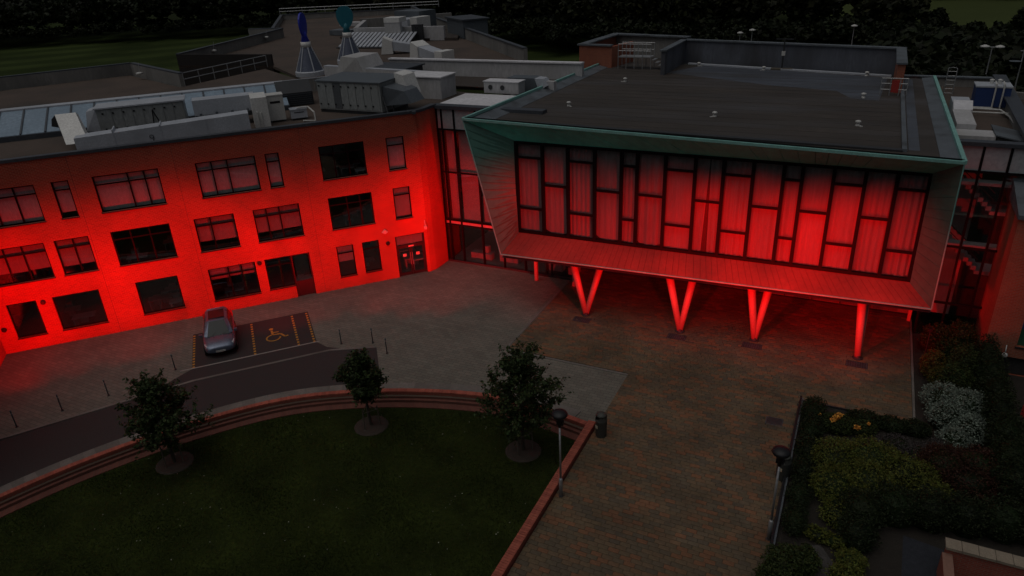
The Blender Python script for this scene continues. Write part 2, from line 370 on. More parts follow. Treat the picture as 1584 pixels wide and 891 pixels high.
struct(strip('bay_front_line', [W2(9.3, -6.45), W2(16.6, -6.45)], .10, .012, 'line_white', .004))
struct(strip('road_edge_line', [W2(-12, -10.35), W2(-4, -9.75), W2(2, -9.15), W2(5.6, -8.5), W2(10, -7.78), W2(17, -7.74), W2(19.3, -8.5)], .16, .016, 'kerb_stone', .01))
def spline(pts, n=10):
    P = [Vector((*p[:2], 0)) for p in pts]; out = []
    P = [P[0] * 2 - P[1]] + P + [P[-1] * 2 - P[-2]]
    for i in range(1, len(P) - 2):
        for k in range(n):
            t = k / n; a, b, c, d = P[i - 1], P[i], P[i + 1], P[i + 2]
            q = .5 * ((2 * b) + (-a + c) * t + (2 * a - 5 * b + 4 * c - d) * t * t + (-a + 3 * b - 3 * c + d) * t ** 3)
            out.append((q.x, q.y))
    out.append((P[-2].x, P[-2].y)); return out
ARC = spline([(-8.8, 24.66), (-11.6, 25.05), (-14.7, 24.95), (-19.1, 23.55), (-23.2, 21.2), (-26.2, 17.8), (-28.3, 14.3), (-29.7, 10.9), (-31, 6.5), (-31.6, 2)], 8)
def offset(pts, d):
    out = []
    for i, p in enumerate(pts):
        a = pts[max(0, i - 1)]; b = pts[min(len(pts) - 1, i + 1)]
        dx, dy = b[0] - a[0], b[1] - a[1]; L = math.hypot(dx, dy); out.append((p[0] - dy / L * d, p[1] + dx / L * d))
    return out
# dashed yellow bay lines: studs of paint
for s in (9.98, 13.14, 15.48, 16.33):
    m = MB(); n0 = -2.5
    while n0 > -6.4:
        m.cbox(*W2(s, n0 - .11)[:2], .009, .12, .17, .003, WR); n0 -= .31
    o = m.build('bay_line', 'line_yellow'); struct(o)
# wheelchair symbol painted in the bay
sym = MB(); C0 = (14.35, -4.55)
def st(pts, w=.085):
    for a, b in zip(pts, pts[1:]):
        dx, dy = b[0] - a[0], b[1] - a[1]; L = math.hypot(dx, dy); nx, ny = -dy / L * w / 2, dx / L * w / 2
        q = [(a[0] - nx, a[1] - ny), (b[0] - nx, b[1] - ny), (b[0] + nx, b[1] + ny), (a[0] + nx, a[1] + ny)]
        sym.quad(*[W2(C0[0] + x, C0[1] + y, .0125) for x, y in q])
st([(-.12 + .38 * math.cos(t), -.32 + .38 * math.sin(t)) for t in [R(100 + i * 20) for i in range(14)]], .09)
st([(-.16, .62), (-.12, .05), (.30, .02), (.52, -.42), (.70, -.36)], .12); st([(-.13, .33), (.22, .30)], .09)
sym.quad(*[W2(C0[0] - .17 + .13 * math.cos(k * math.pi / 4), C0[1] + .80 + .13 * math.sin(k * math.pi / 4), .0125) for k in range(8)])
struct(sym.build('wheelchair_symbol', 'line_yellow'))

# plaza of clay pavers: every paver a block, the nearest ones objects of their own
plaza = struct(MB().prism([(-8.68, 10), (-.72, 10), (-.72, 30.05), (3.92, 30.05), (3.92, 40.7), (-15.38, 40.7), (-15.38, 29.4), (-8.68, 29.4)], -.58, .010).build('plaza', 'plaza_joint'))
def paver_mesh(l, w, h):
    e = .008; m = MB()
    m.add([(0, 0, 0), (l, 0, 0), (l, w, 0), (0, w, 0), (0, 0, h - e), (l, 0, h - e), (l, w, h - e), (0, w, h - e), (e, e, h), (l - e, e, h), (l - e, w - e, h), (e, w - e, h)],
          [(0, 1, 5, 4), (1, 2, 6, 5), (2, 3, 7, 6), (3, 0, 4, 7), (4, 5, 9, 8), (5, 6, 10, 9), (6, 7, 11, 10), (7, 4, 8, 11), (8, 9, 10, 11)]); return m
PL, PW, J = .40, .20, .010
near = []; rest = MB()
for (X0, X1, Y0, Y1) in ((-8.68, -.72, 10, 29.4), (-15.38, 3.92, 30.05, 40.7), (-15.38, -.72, 29.4, 30.05)):
    row = 0; y = Y0
    while y < Y1 - .05:
        w = min(PW, Y1 - y); x = X0 - (PL / 2 if row % 2 else 0) - (.1 if row % 4 > 1 else 0)
        while x < X1 - .03:
            a = max(x, X0); b = min(x + PL, X1)
            if b - a > .06: near.append((a, y, b - a - J, w - J))
            x += PL
        y += PW; row += 1
def dist(p): return math.hypot(p[0] + p[2] / 2, p[1])
vis = [p for p in near if p[1] > 15.6]; vis.sort(key=dist)
picked = [p for p in vis if abs(p[2] - (PL - J)) < 1e-6 and abs(p[3] - (PW - J)) < 1e-6][:300]; ps = set(picked)
me0 = paver_mesh(PL - J, PW - J, .022)
pm = bpy.data.meshes.new('paver'); pm.from_pydata(me0.v, [], me0.f)
palette('plaza_paver_single', [(.118, .084, .050), (.130, .088, .052), (.098, .074, .048), (.122, .080, .047), (.104, .080, .052), (.140, .084, .047), (.165, .080, .042), (.104, .077, .048), (.122, .086, .050), (.112, .082, .052), (.165, .082, .044), (.090, .070, .048)], rough=.85, bump=.35, scale=7, var=.14, obj=True)
pm.materials.append(MATS['plaza_paver_single'])
for p in picked:
    o = bpy.data.objects.new('paver', pm); COL.objects.link(o); o.parent = plaza
    o.location = (p[0], p[1], .010 + random.uniform(0, .004)); o.rotation_euler = (random.gauss(0, .004), random.gauss(0, .004), random.gauss(0, .006))
for p in near:
    if p in ps: continue
    q = paver_mesh(p[2], p[3], .022); dz = .010 + random.uniform(0, .005); tx = random.gauss(0, .004)
    rest.add([(v[0] + p[0], v[1] + p[1], v[2] + dz + tx * v[0]) for v in q.v], q.f)
stuff(rest.build('far_pavers', 'plaza_paver', plaza))
# edging strip between grey paving and the plaza
struct(strip('plaza_edging', [(-15.5, 38.8), (-15.5, 29.28), (-8.62, 29.28)], .14, .014, 'kerb_stone', .012))
struct(strip('path_edging', [(3.98, 40.5), (3.98, 30.1)], .10, .014, 'kerb_stone', .02))

# ------------------------------------------------------------------ lawn with its curved brick wall
LZ0 = -.36
lawn_in = offset(ARC, .55)
lawn = MB().add([(x, y, LZ0) for x, y in [(-8.9, -6), (-8.9, 24.4)] + lawn_in[2:] + [(-31, -6)]], [tuple(range(len(lawn_in)))])
struct(lawn.build('lawn', 'lawn_soil'))
n = 150000
gp = np.stack([RNG.uniform(-29, -9.15, n), RNG.uniform(7, 24.3, n)], 1)
ain = np.array(offset(ARC, .95))[::-1]
lim = np.interp(gp[:, 0], ain[:, 0], ain[:, 1])
gp = gp[gp[:, 1] < lim]; n = len(gp)
bl = np.exp(np.sin(gp[:, 0] * 1.1 + 2 * np.sin(gp[:, 1] * .7)) * .3 + np.sin(gp[:, 1] * 1.7 + gp[:, 0] * .6) * .25)
h = RNG.uniform(.025, .055, n) * bl; a = RNG.uniform(0, 6.28, n); le = RNG.normal(0, .03, (n, 2)); wd = .016
b0 = np.stack([gp[:, 0] - np.cos(a) * wd, gp[:, 1] - np.sin(a) * wd, np.full(n, LZ0)], 1)
b1 = np.stack([gp[:, 0] + np.cos(a) * wd, gp[:, 1] + np.sin(a) * wd, np.full(n, LZ0)], 1)
b2 = np.stack([gp[:, 0] + le[:, 0], gp[:, 1] + le[:, 1], LZ0 + h], 1)
stuff(quads('lawn_grass', np.stack([b0, b1, b2], 1), 'grass_blade'), 'short dark mown grass covering the curved lawn', 'grass')
k = 150; cl = RNG.integers(0, 60, k); cx = RNG.uniform(-28, -9.5, 60); cy = RNG.uniform(9, 23.5, 60)
dp = np.stack([cx[cl] + RNG.normal(0, .9, k), cy[cl] + RNG.normal(0, .9, k)], 1); dp = dp[dp[:, 1] < np.interp(dp[:, 0], ain[:, 0], ain[:, 1])]
dq = []
for x, y in dp:
    r = random.uniform(.008, .018); z = LZ0 + random.uniform(.05, .08)
    dq.append([(x - r, y - r, z), (x + r, y - r, z), (x + r, y + r, z + .008), (x - r, y + r, z + .008)])
stuff(quads('lawn_daisies', dq, 'daisy'), 'scattered white daisies in the lawn', 'daisies')
lw = thing('lawn_wall', (-8.8, 24.6, 0), 'low red brick wall with brick coping bounding the lawn in a straight run and a long curve', 'wall')
def loc(o, p): return tuple(p[i] - o.location[i] for i in range(3))
m = MB().box(-9.02 + 8.8, -8.74 + 8.8, -30, .05, -.56, .22); m.build('straight_wall', 'garden_brick', lw)
cm = bpy.data.meshes.new('coping_brick'); q = paver_mesh(.34, .102, .075); cm.from_pydata(q.v, [], q.f); cm.materials.append(MATS['brick_coping'])
palette('brick_coping_single', [(.34, .09, .06), (.30, .08, .055), (.36, .10, .065), (.28, .075, .05)], rough=.85, bump=.3, scale=9, var=.12, obj=True)
cm.materials.clear(); cm.materials.append(MATS['brick_coping_single'])
cnt = 0; restc = MB(); y = .06
while y > -13.5:
    if cnt < 110:
        o = bpy.data.objects.new('coping_brick', cm); COL.objects.link(o); o.parent = lw; o.location = (-.25, y - .104, .215 + random.uniform(0, .004)); o.rotation_euler = (0, random.gauss(0, .01), random.gauss(0, .008))
    y -= .112; cnt += 1
# the curved run: coping row on top, two brick steps down to the lawn
def ring(pts, d0, d1, z0, z1):
    A_, B_ = offset(pts, d0), offset(pts, d1); m = MB()
    for i in range(len(pts) - 1):
        q = [A_[i], A_[i + 1], B_[i + 1], B_[i]]
        m.hexa([(x + 8.8, y - 24.6, z0) for x, y in q] + [(x + 8.8, y - 24.6, z1) for x, y in q])
    return m
ring(ARC, -.02, .22, -.56, .05).build('curved_wall', 'garden_brick', lw)
ring(ARC, .222, .36, -.56, -.08).build('upper_step', 'step_brick', lw)
ring(ARC, .362, .52, -.56, -.19).build('middle_step', 'step_brick', lw)
ring(ARC, .522, .92, -.56, -.32).build('lower_step', 'step_brick', lw)
restc = MB(); tot = 0; P_ = ARC
for i in range(len(P_) - 1):
    a, b = P_[i], P_[i + 1]; L = math.hypot(b[0] - a[0], b[1] - a[1]); kk = max(1, round(L / .125)); ang = math.atan2(b[1] - a[1], b[0] - a[0])
    for j in range(kk):
        t = (j + .5) / kk; x = a[0] + (b[0] - a[0]) * t; y = a[1] + (b[1] - a[1]) * t
        if y < 9: continue
        restc.cbox(x + 8.8 - math.sin(ang) * .10, y - 24.6 + math.cos(ang) * .10, .045, L / kk - .008, .27, .075 + random.uniform(0, .005), ang)
stuff(restc.build('curved_coping', 'brick_coping', lw))
struct(strip('lawn_kerb', offset(ARC, -.36)[3:], .60, .016, 'kerb_stone', .03))

# ------------------------------------------------------------------ brick wing
wing = thing('brick_wing', WA, 'three-storey red brick school wing with dark framed windows and flat gravel roof', 'building', WR)
# window: s0,s1,z0,z1, column fractions, blind drop (0 none .. 1 full), blind colour on
Z1, Z2, Z3 = (.80, 2.90), (4.05, 6.12), (7.28, 9.33)
WINS = [
    (-.55, 4.06, *Z3, (.36, .2, .22, .22), .97), (4.85, 5.68, *Z3, (1,), .86), (6.81, 10.11, *Z3, (.52, .25, .23), .98), (12.02, 15.26, *Z3, (.26, .26, .48), .98),
    (15.80, 16.59, *Z3, (1,), .98), (18.87, 21.57, *Z3, (.31, .31, .38), 0), (22.93, 24.05, *Z3, (1,), .98),
    (-.4, 3.60, *Z2, (.28, .22, .22, .28), .74), (4.08, 5.78, *Z2, (.52, .48), .78), (6.88, 9.94, *Z2, (.32, .32, .36), 0), (11.24, 13.45, *Z2, (.4, .6), .74),
    (14.52, 17.21, *Z2, (.28, .28, .44), .74), (18.94, 21.64, *Z2, (.42, .3, .28), 0), (22.98, 24.08, *Z2, (1,), .95),
    (.83, 2.29, *Z1, (1,), 0), (3.08, 5.44, *Z1, (1,), 0), (7.35, 9.63, *Z1, (1,), 0), (11.33, 14.03, *Z1, (.42, .28, .3), .36),
    (18.97, 20.04, *Z1, (1,), .55), (20.60, 21.69, *Z1, (1,), 0)]
DOORS = [(14.59, 17.30, .0, 2.89, 1.58), (22.76, 24.71, 0., 2.88, None)]
S0, S1, ZT = -6.0, 24.95, 10.62
def holed(m, x0, x1, z0, z1, holes, depth):
    xs = sorted({x0, x1, *[h[0] for h in holes], *[h[1] for h in holes]}); zs = sorted({z0, z1, *[h[2] for h in holes], *[h[3] for h in holes]})
    for b, t in zip(zs, zs[1:]):
        run = None
        for a, c in zip(xs, xs[1:]):
            hole = any(h[0] <= a + 1e-6 and c <= h[1] + 1e-6 and h[2] <= b + 1e-6 and t <= h[3] + 1e-6 for h in holes)
            if not hole and run is None: run = a
            if hole and run is not None: m.quad((run, 0, b), (a, 0, b), (a, 0, t), (run, 0, t)); run = None
        if run is not None: m.quad((run, 0, b), (x1, 0, b), (x1, 0, t), (run, 0, t))
    for a, c, b, t in [h[:4] for h in holes]:
        m.quad((a, 0, b), (c, 0, b), (c, depth, b), (a, depth, b)); m.quad((a, depth, t), (c, depth, t), (c, 0, t), (a, 0, t))
        m.quad((a, 0, t), (a, 0, b), (a, depth, b), (a, depth, t)); m.quad((c, 0, b), (c, 0, t), (c, depth, t), (c, depth, b))
holes = [(w[0], w[1], w[2], w[3]) for w in WINS] + [(14.59, 16.15, .85, 2.89), (16.15, 17.30, -.05, 2.89), (22.76, 24.71, -.05, 2.88)]
m = MB(); holed(m, S0, S1, -.05, ZT, holes, .22)
m.quad((S0, .3, ZT), (S1, .3, ZT), (S1, .3, 9.9), (S0, .3, 9.9))
m.build('front_wall', 'facade_brick', wing)
# rounded corner running back to the glazed link
CP = [W2l((-24.93, 36.60)), W2l((-24.74, 36.86)), W2l((-24.63, 37.2)), W2l((-24.60, 37.6)), W2l((-24.60, 38.85))]
CP = [(S1, 0)] + CP[0:]
m = MB()
for a, b in zip(CP, CP[1:]): m.quad((*a, -.05), (*b, -.05), (*b, ZT), (*a, ZT))
m.build('corner_wall', 'facade_brick', wing)
MB().box(-.3, 0., -14, .0, -.05, ZT).build('side_wall', 'facade_brick', wing)
m = MB()
m.box(S0, S1, -.05, .34, ZT, ZT + .16)
for a, b in zip(CP, CP[1:]):
    dx, dy = b[0] - a[0], b[1] - a[1]; L = math.hypot(dx, dy); nx, ny = -dy / L, dx / L
    q = [(a[0] - nx * .05, a[1] - ny * .05), (b[0] - nx * .05, b[1] - ny * .05), (b[0] + nx * .34, b[1] + ny * .34), (a[0] + nx * .34, a[1] + ny * .34)]
    m.hexa([(*p, ZT + .001) for p in q] + [(*p, ZT + .161) for p in q])
m.build('parapet_coping', 'coping_metal', wing)
# rooms behind the windows
m = MB()
for z in (-.02, 3.35, 6.62, 9.9): m.box(S0, S1, .42, 7, z - .12, z)
m.box(S0, S1, 6.9, 7, 0, 9.9)
for s in (2.6, 6.3, 10.7, 14.3, 17.9, 22.2): m.box(s - .06, s + .06, .42, 6.9, 0, 9.9)
m.build('interior', 'interior_wall', wing)
for zf in (0, 3.35, 6.62):
    m = MB()
    for k in range(16):
        x = random.uniform(-1, 24); y = random.uniform(.7, 3.6); m.box(x, x + random.uniform(.8, 1.5), y, y + .7, zf + .68, zf + .74).box(x + .05, x + .12, y + .05, y + .65, zf, zf + .68)
        m.box(x + .2, x + .6, y + .9, y + 1.3, zf, zf + random.uniform(.45, .95))
    stuff(m.build('classroom_furniture', 'render_white', wing))
def window(x0, x1, z0, z1, cols, drop, door=False):
    fr = .07; y0, y1 = .10, .17
    m = MB(); m.box(x0, x1, y0, y1, z0, z0 + fr).box(x0, x1, y0, y1, z1 - fr, z1).box(x0, x0 + fr, y0, y1, z0 + fr, z1 - fr).box(x1 - fr, x1, y0, y1, z0 + fr, z1 - fr)
    zt = z1 - (z1 - z0) * .25; one = len(cols) == 1 and drop == 0 and x1 - x0 > 1.3
    edges = [x0]
    for c in cols: edges.append(edges[-1] + c * (x1 - x0))
    if not one: m.box(x0 + fr, x1 - fr, y0 + .005, y1 - .005, zt - fr / 2, zt + fr / 2)
    for e in edges[1:-1]: m.box(e - fr / 2, e + fr / 2, y0 + .002, y1 - .002, z0 + fr, z1 - fr)
    w = m.build('window', 'frame_black', wing)
    for a, b in zip(edges, edges[1:]):
        for zl, zh in (((z0, z1),) if one else ((z0, zt), (zt, z1))):
            MB().box(a + .02, b - .02, .128, .140, zl + .02, zh - .02).build('pane', 'window_glass', w)
    MB().box(x0 - .03, x1 + .03, -.045, .10, z0 - .05, z0 - .002).build('sill', 'frame_dark', w)
    if drop:
        zb = z1 - (z1 - z0) * drop
        for a, b in zip(edges, edges[1:]):
            d = random.uniform(-.03, .03) if drop < .9 else 0
            MB().box(a + .03, b - .03, .24, .25, zb + d, z1 + .02).build('blind', 'blind_pale' if z0 > 7 else 'blind_fabric', w)
    return w
for w in WINS: window(*w)
window(14.59, 16.15, .85, 2.89, (.55, .45), 0)
def door(x0, x1, z1, leaves, transom):
    m = MB(); y0, y1 = .10, .17; f = .08
    m.box(x0, x1, y0, y1, z1 - f, z1).box(x0, x0 + f, y0, y1, 0, z1 - f).box(x1 - f, x1, y0, y1, 0, z1 - f)
    if transom: m.box(x0 + f, x1 - f, y0 + .003, y1 - .003, transom - .05, transom + .05)
    d = m.build('door', 'frame_dark', wing)
    top = (transom or z1) - .06; wd = (x1 - x0 - 2 * f) / leaves
    for i in range(leaves):
        a = x0 + f + i * wd + .015; b = a + wd - .03
        if leaves == 1:
            B('door_leaf', 'frame_dark', d, a, b, .12, .16, .02, 1.05); B('door_glass', 'window_glass', d, a + .06, b - .06, .135, .145, 1.05, top)
        else:
            lf = MB().box(a, a + .09, .12, .16, .02, top).box(b - .09, b, .12, .16, .02, top).box(a + .09, b - .09, .12, .16, .02, .22).box(a + .09, b - .09, .12, .16, top - .1, top).build('door_leaf', 'frame_dark', d)
            B('door_glass', 'window_glass', d, a + .09, b - .09, .135, .145, .22, top - .1)
            hx = b - .05 if i == 0 else a + .05
            MB().tube((hx, .08, .75), (hx, .08, 1.6), .018).build('door_handle', 'pale_steel', d)
            B('notice', 'plate_white', d, (a + b) / 2 - .12, (a + b) / 2 + .12, .112, .118, 1.35, 1.55)
    if transom: B('transom_glass', 'window_glass', d, x0 + f, x1 - f, .13, .14, transom + .05, z1 - f)
    return d
door(16.15, 17.30, 2.89, 1, None)
d = door(22.76, 24.71, 2.88, 2, 2.12)
B('transom_blind', 'blind_fabric', d, 22.86, 24.6, .22, .23, 2.2, 2.8)
B('door_closer_sign', 'plate_white', d, 23.6, 23.95, .09, .1, 2.0, 2.1)
# fittings on the wall
for s, z in ((2.62, 2.72), (.35, 1.5), (14.30, 2.75), (22.25, 2.55)):
    MB().lathe([(.13, 0), (.13, .1), (.09, .13)], 12).build('wall_lamp', 'black_plastic', wing).matrix_local = Matrix.Translation((s, 0, z)) @ Matrix.Rotation(R(90), 4, 'X')
m = MB(); m.add([(21.95, -.10, 3.35), (22.15, -.10, 3.22), (22.35, -.10, 3.35), (22.15, -.10, 3.55), (21.95, .0, 3.35), (22.15, .0, 3.22), (22.35, .0, 3.35), (22.15, .0, 3.55)], [(0, 1, 2, 3), (0, 4, 5, 1), (1, 5, 6, 2), (2, 6, 7, 3), (3, 7, 4, 0)])
m.build('alarm_box', 'white_plastic', wing)
MB().box(24.74, 24.9, -.16, 0, 3.1, 3.3).tube((24.83, -.1, 3.3), (24.8, -.1, 3.7), .03).build('security_camera', 'white_plastic', wing)
for s in (5.9, 11.0, 17.9): B('movement_joint', 'frame_dark', wing, s, s + .012, -.004, 0, -.05, ZT)
# gravel roof of the wing, with the light well cut out behind the rooflight
RZ = 10.36
rp = [(S0, .3), (S1 - .2, .3), W2l((-24.95, 37.3)), W2l((-24.95, 40.5)), W2l((-22, 44)), W2l((-36, 47)), W2l((-43, 47)), W2l((-50.6, 51.2)), W2l((-50.9, 41.7)), W2l((-61.9, 45.6)), W2l((-66.5, 37.3)), W2l((-72, 24))]
m = MB(); m.prism(rp, RZ - .3, RZ); m.build('roof_deck', 'roof_gravel', wing)
m = MB(); seq = [W2l((-50.9, 41.9)), W2l((-61.7, 45.8)), W2l((-66.8, 37.3)), W2l((-72.3, 24))]
for a, b in zip(seq, seq[1:]): m.wall(b, a, .3, RZ - 5, RZ + 1.0)
m.build('rear_parapet', 'concrete_upstand', wing)
m = MB()
for a, b in zip(seq, seq[1:]): m.wall(b, a, .40, RZ + 1.0, RZ + 1.1)
m.build('rear_coping', 'coping_metal', wing)
# ------------------------------------------------------------------ glazed link between wing and hall
link = thing('glazed_link', (-22.3, 38.8, 0), 'dark framed glazed link between the brick wing and the copper hall', 'building')
lx0, lx1 = -2.25, 5.2
xs = [lx0, lx0 + .35, -1.35 + .35, .55, 2.1, 3.65, lx1]
LZ = [0.12, 2.75, 3.05, 6.38, 9.2, 10.5]
for i, x in enumerate(xs): B('mullion', 'frame_black', link, x - .055, x + .055, -.06, .08, .0, 10.5)
for z in (2.75, 3.05, 6.38, 9.2): B('transom', 'frame_black', link, lx0, lx1, -.05, .07, z - .05, z + .05)
for a, b in zip(xs, xs[1:]):
    for (zl, zh), mt in zip(((.15, 2.7), (3.1, 6.33), (6.43, 9.15), (9.25, 10.45)), ('link_glass', 'link_glass', 'link_glass', 'spandrel_panel')):
        B('pane' if mt != 'spandrel_panel' else 'spandrel', mt, link, a + .05, b - .05, .0, .015, zl, zh)
B('spandrel_band', 'spandrel_panel', link, lx0, lx1, .001, .02, 2.80, 3.0)
for a, b in zip(xs, xs[1:]):
    B('blind', 'link_blind', link, a + .07, b - .07, .25, .26, 3.1, 9.1)
B('plinth', 'dark_steel', link, lx0, lx1, -.08, .1, -.05, .12)
m = MB(); m.box(lx0, lx1, .4, 6, -.04, .01).box(lx0, lx1, .4, 6, 2.9, 3.0).box(lx0, lx1, 5.9, 6, 0, 10); m.build('interior', 'interior_wall', link)
m = MB(); m.box(-1.0, .6, .9, 1.5, .02, .45).box(1.2, 2.6, 1.0, 1.6, .02, .8).box(-.1, .3, 1.1, 1.4, .45, .95); m.build('reception_bench', 'blind_fabric', link)
B('roof_edge', 'coping_metal', link, lx0 - .25, lx1, -.16, .5, 10.5, 10.72)
B('roof_deck', 'white_roof', link, lx0 - .3, lx1 - 3.0, .5, 4.4, 10.3, 10.62)

# ------------------------------------------------------------------ copper hall
hall = thing('copper_hall', (0, 34.2, 0), 'raised green copper clad hall with a wide recessed window wall on angled columns', 'building')
def H(x, y, z): return Vector((x, y - 34.2, z))
TL, TR, BL, BR = H(-20.35, 34.85, 10.85), H(4.0, 33.75, 10.62), H(-17.75, 33.6, 3.5), H(4.12, 34.35, 3.6)
GY = 35.4; gx0, gx1, gz0, gz1 = -17.36, 3.06, 4.28, 9.72
GTL, GTR, GBL, GBR = H(gx0, GY, gz1), H(gx1, GY, gz1 - .06), H(gx0, GY, gz0), H(gx1, GY, gz0 + .1)
def boards(name, mat, a, b, c, d, n, t=.03, gap=.012, jit=.006):
    "n boards filling quad a-b-c-d, split along a->b (and d->c)"
    cuts = [0]
    for i in range(n): cuts.append(cuts[-1] + random.uniform(.8, 1.2))
    cuts = [x / cuts[-1] for x in cuts]; nrm = (b - a).cross(d - a).normalized(); L = (b - a).length
    for t0, t1 in zip(cuts, cuts[1:]):
        e = gap / L / 2; o = nrm * random.uniform(0, jit)
        MB().slab([a.lerp(b, t0 + e) + o, a.lerp(b, t1 - e) + o, d.lerp(c, t1 - e) + o, d.lerp(c, t0 + e) + o], t).build(name, mat, hall)
def backing(a, b, c, d, off):
    nrm = (b - a).cross(d - a).normalized() * off; return MB().quad(a - nrm, b - nrm, c - nrm, d - nrm)
boards('sill_board', 'sill_board', BL, BR, GBR, GBL, 62)
backing(BL, BR, GBR, GBL, .25).build('sill_backing', 'dark_steel', hall)
boards('soffit_panel', 'copper_soffit', TR, TL, GTL, GTR, 36, .03, .02, .02)
backing(TR, TL, GTL, GTR, .2).build('soffit_backing', 'dark_steel', hall)
boards('left_reveal_panel', 'copper_patina', TL, BL, GBL, GTL, 15, .03, .014, .008)
backing(TL, BL, GBL, GTL, .05).build('left_reveal_backing', 'dark_steel', hall)
boards('right_reveal_panel', 'copper_patina', BR, TR, GTR, GBR, 13, .03, .014, .008)
backing(BR, TR, GTR, GBR, .05).build('right_reveal_backing', 'dark_steel', hall)
def bar(a, b, w, name, mat):
    a, b = Vector(a), Vector(b); d = (b - a).normalized(); u = Vector((0, 0, 1)); s = d.cross(u)
    if s.length < .1: s = Vector((1, 0, 0))
    s = s.normalized() * w / 2; u = s.cross(d).normalized() * w / 2
    return MB().hexa([a - s - u, a + s - u, a + s + u, a - s + u, b - s - u, b + s - u, b + s + u, b - s + u]).build(name, mat, hall)
BKL, BKR = H(-19.7, 59.6, 10.72), H(3.72, 55.2, 10.6)
bar(TL + Vector((0, -.02, .05)), TR + Vector((0, -.02, .05)), .13, 'front_trim', 'copper_trim')
bar(TL + Vector((0, 0, .05)), BKL, .15, 'left_trim', 'copper_trim'); bar(TR + Vector((0, 0, .05)), BKR, .17, 'right_trim', 'copper_trim')
bar(BL, BR, .06, 'lower_trim', 'copper_trim'); bar(TL, BL, .05, 'left_edge_trim', 'copper_trim'); bar(TR, BR, .05, 'right_edge_trim', 'copper_trim')
# outer flanks and underside
def flank(name, mat, a, b, c, d): MB().quad(a, b, c, d).build(name, mat, hall)
flank('left_flank', 'copper_patina', TL, H(-19.7, 59.6, 10.7), H(-17.7, 59, 3.5), BL)
flank('right_flank', 'copper_patina', BR, H(4.1, 55, 3.6), H(3.75, 55.2, 10.6), TR)
flank('underside', 'interior_wall', H(-17.75, 33.85, 3.44), H(-17.7, 41.2, 3.44), H(4.1, 41.2, 3.44), H(4.1, 34.45, 3.44))
# inner slope strip of the copper edge (gutter) and the roof
rz = 10.52
def RP(x, y, z=0): return (x, y - 34.2, rz + z)
MB().prism([(-19.4, 1.25), (3.3, .6), (3.1, 20.6), (-19.0, 25.2)], rz - .06, rz).build('roof_deck', 'roof_membrane', hall)
MB().hexa([(-20.25, .78, 10.7), (-19.3, 1.2, 10.4), (-18.95, 25.2, 10.3), (-19.7, 25.2, 10.3), (-20.25, .75, 10.79), (-19.3, 1.15, 10.54), (-18.95, 25.2, 10.54), (-19.7, 25.2, 10.7)]).build('left_gutter', 'lead_flashing', hall)
MB().hexa([(3.2, .55, 10.48), (3.92, -.3, 10.54), (3.66, 21, 10.3), (3.0, 20.8, 10.3), (3.2, .55, 10.54), (3.92, -.3, 10.6), (3.66, 21, 10.58), (3.0, 20.8, 10.54)]).build('right_gutter', 'lead_flashing', hall)
MB().hexa([(-20.2, .72, 10.77), (3.95, -.38, 10.57), (3.3, .7, 10.49), (-19.3, 1.35, 10.49), (-20.2, .72, 10.80), (3.95, -.38, 10.6), (3.3, .7, 10.535), (-19.3, 1.35, 10.535)]).build('front_gutter', 'roof_membrane_worn', hall)
MB().hexa([(-16.2, 1.9, rz), (1.75, 1.15, rz), (1.75, 1.5, rz), (-16.2, 2.25, rz), (-16.2, 1.9, rz + .09), (1.75, 1.15, rz + .09), (1.75, 1.5, rz + .09), (-16.2, 2.25, rz + .09)]).build('front_upstand', 'dark_steel', hall)
B('roof_rib', 'lead_flashing', hall, 1.72, 1.92, 1.2, 21.0, rz, rz + .14)
MB().box(2.0, 2.45, 1.6, 20.2, rz, rz + .006).build('worn_strip', 'roof_membrane_worn', hall)
MB().prism([(-13.9, 20.2), (-6, 16.4), (-1.8, 15.2), (-.9, 13), (.6, 12.6), (1.0, 20.6), (-11.8, 24.0)], rz, rz + .005).build('worn_patch', 'roof_membrane_worn', hall)
MB().hexa([(-13.2, 24.2, rz), (1.2, 20.9, rz), (1.2, 21.25, rz), (-13.2, 24.55, rz), (-13.2, 24.2, rz + .1), (1.2, 20.9, rz + .1), (1.2, 21.25, rz + .1), (-13.2, 24.55, rz + .1)]).build('rear_kerb', 'galvanised', hall)
# roofing sheets: overlapping felt laps
m = MB()
for i in range(1, 20):
    y = 1.9 + i * 1.08; m.box(-18.9 + .02 * i, 1.7, y, y + .05, rz, rz + .007)
stuff(m.build('felt_laps', 'roof_membrane', hall))
# tall rear parapet with returns
pz = 12.2
m = MB(); m.wall((-13.7, 25.2), (1.5, 21.75), .3, rz - .1, pz); m.build('rear_parapet', 'parapet_membrane', hall)
m = MB(); m.wall((-13.75, 25.1), (1.75, 21.55), .55, pz, pz + .1); m.build('rear_parapet_coping', 'lead_flashing', hall)
m = MB().wall((-13.7, 25.2), (-13.7, 19.0), -.3, rz - .1, pz); m.build('parapet_return', 'parapet_membrane', hall)
m = MB().box(-14.1, -13.6, 18.9, 25.1, pz, pz + .1); m.build('return_coping', 'lead_flashing', hall)
m = MB().box(1.35, 1.75, 15.2, 21.7, 10.0, pz); m.build('end_pier', 'tower_brick', hall)
m = MB().box(1.22, 1.82, 15.1, 21.6, pz, pz + .1); m.build('end_pier_coping', 'lead_flashing', hall)
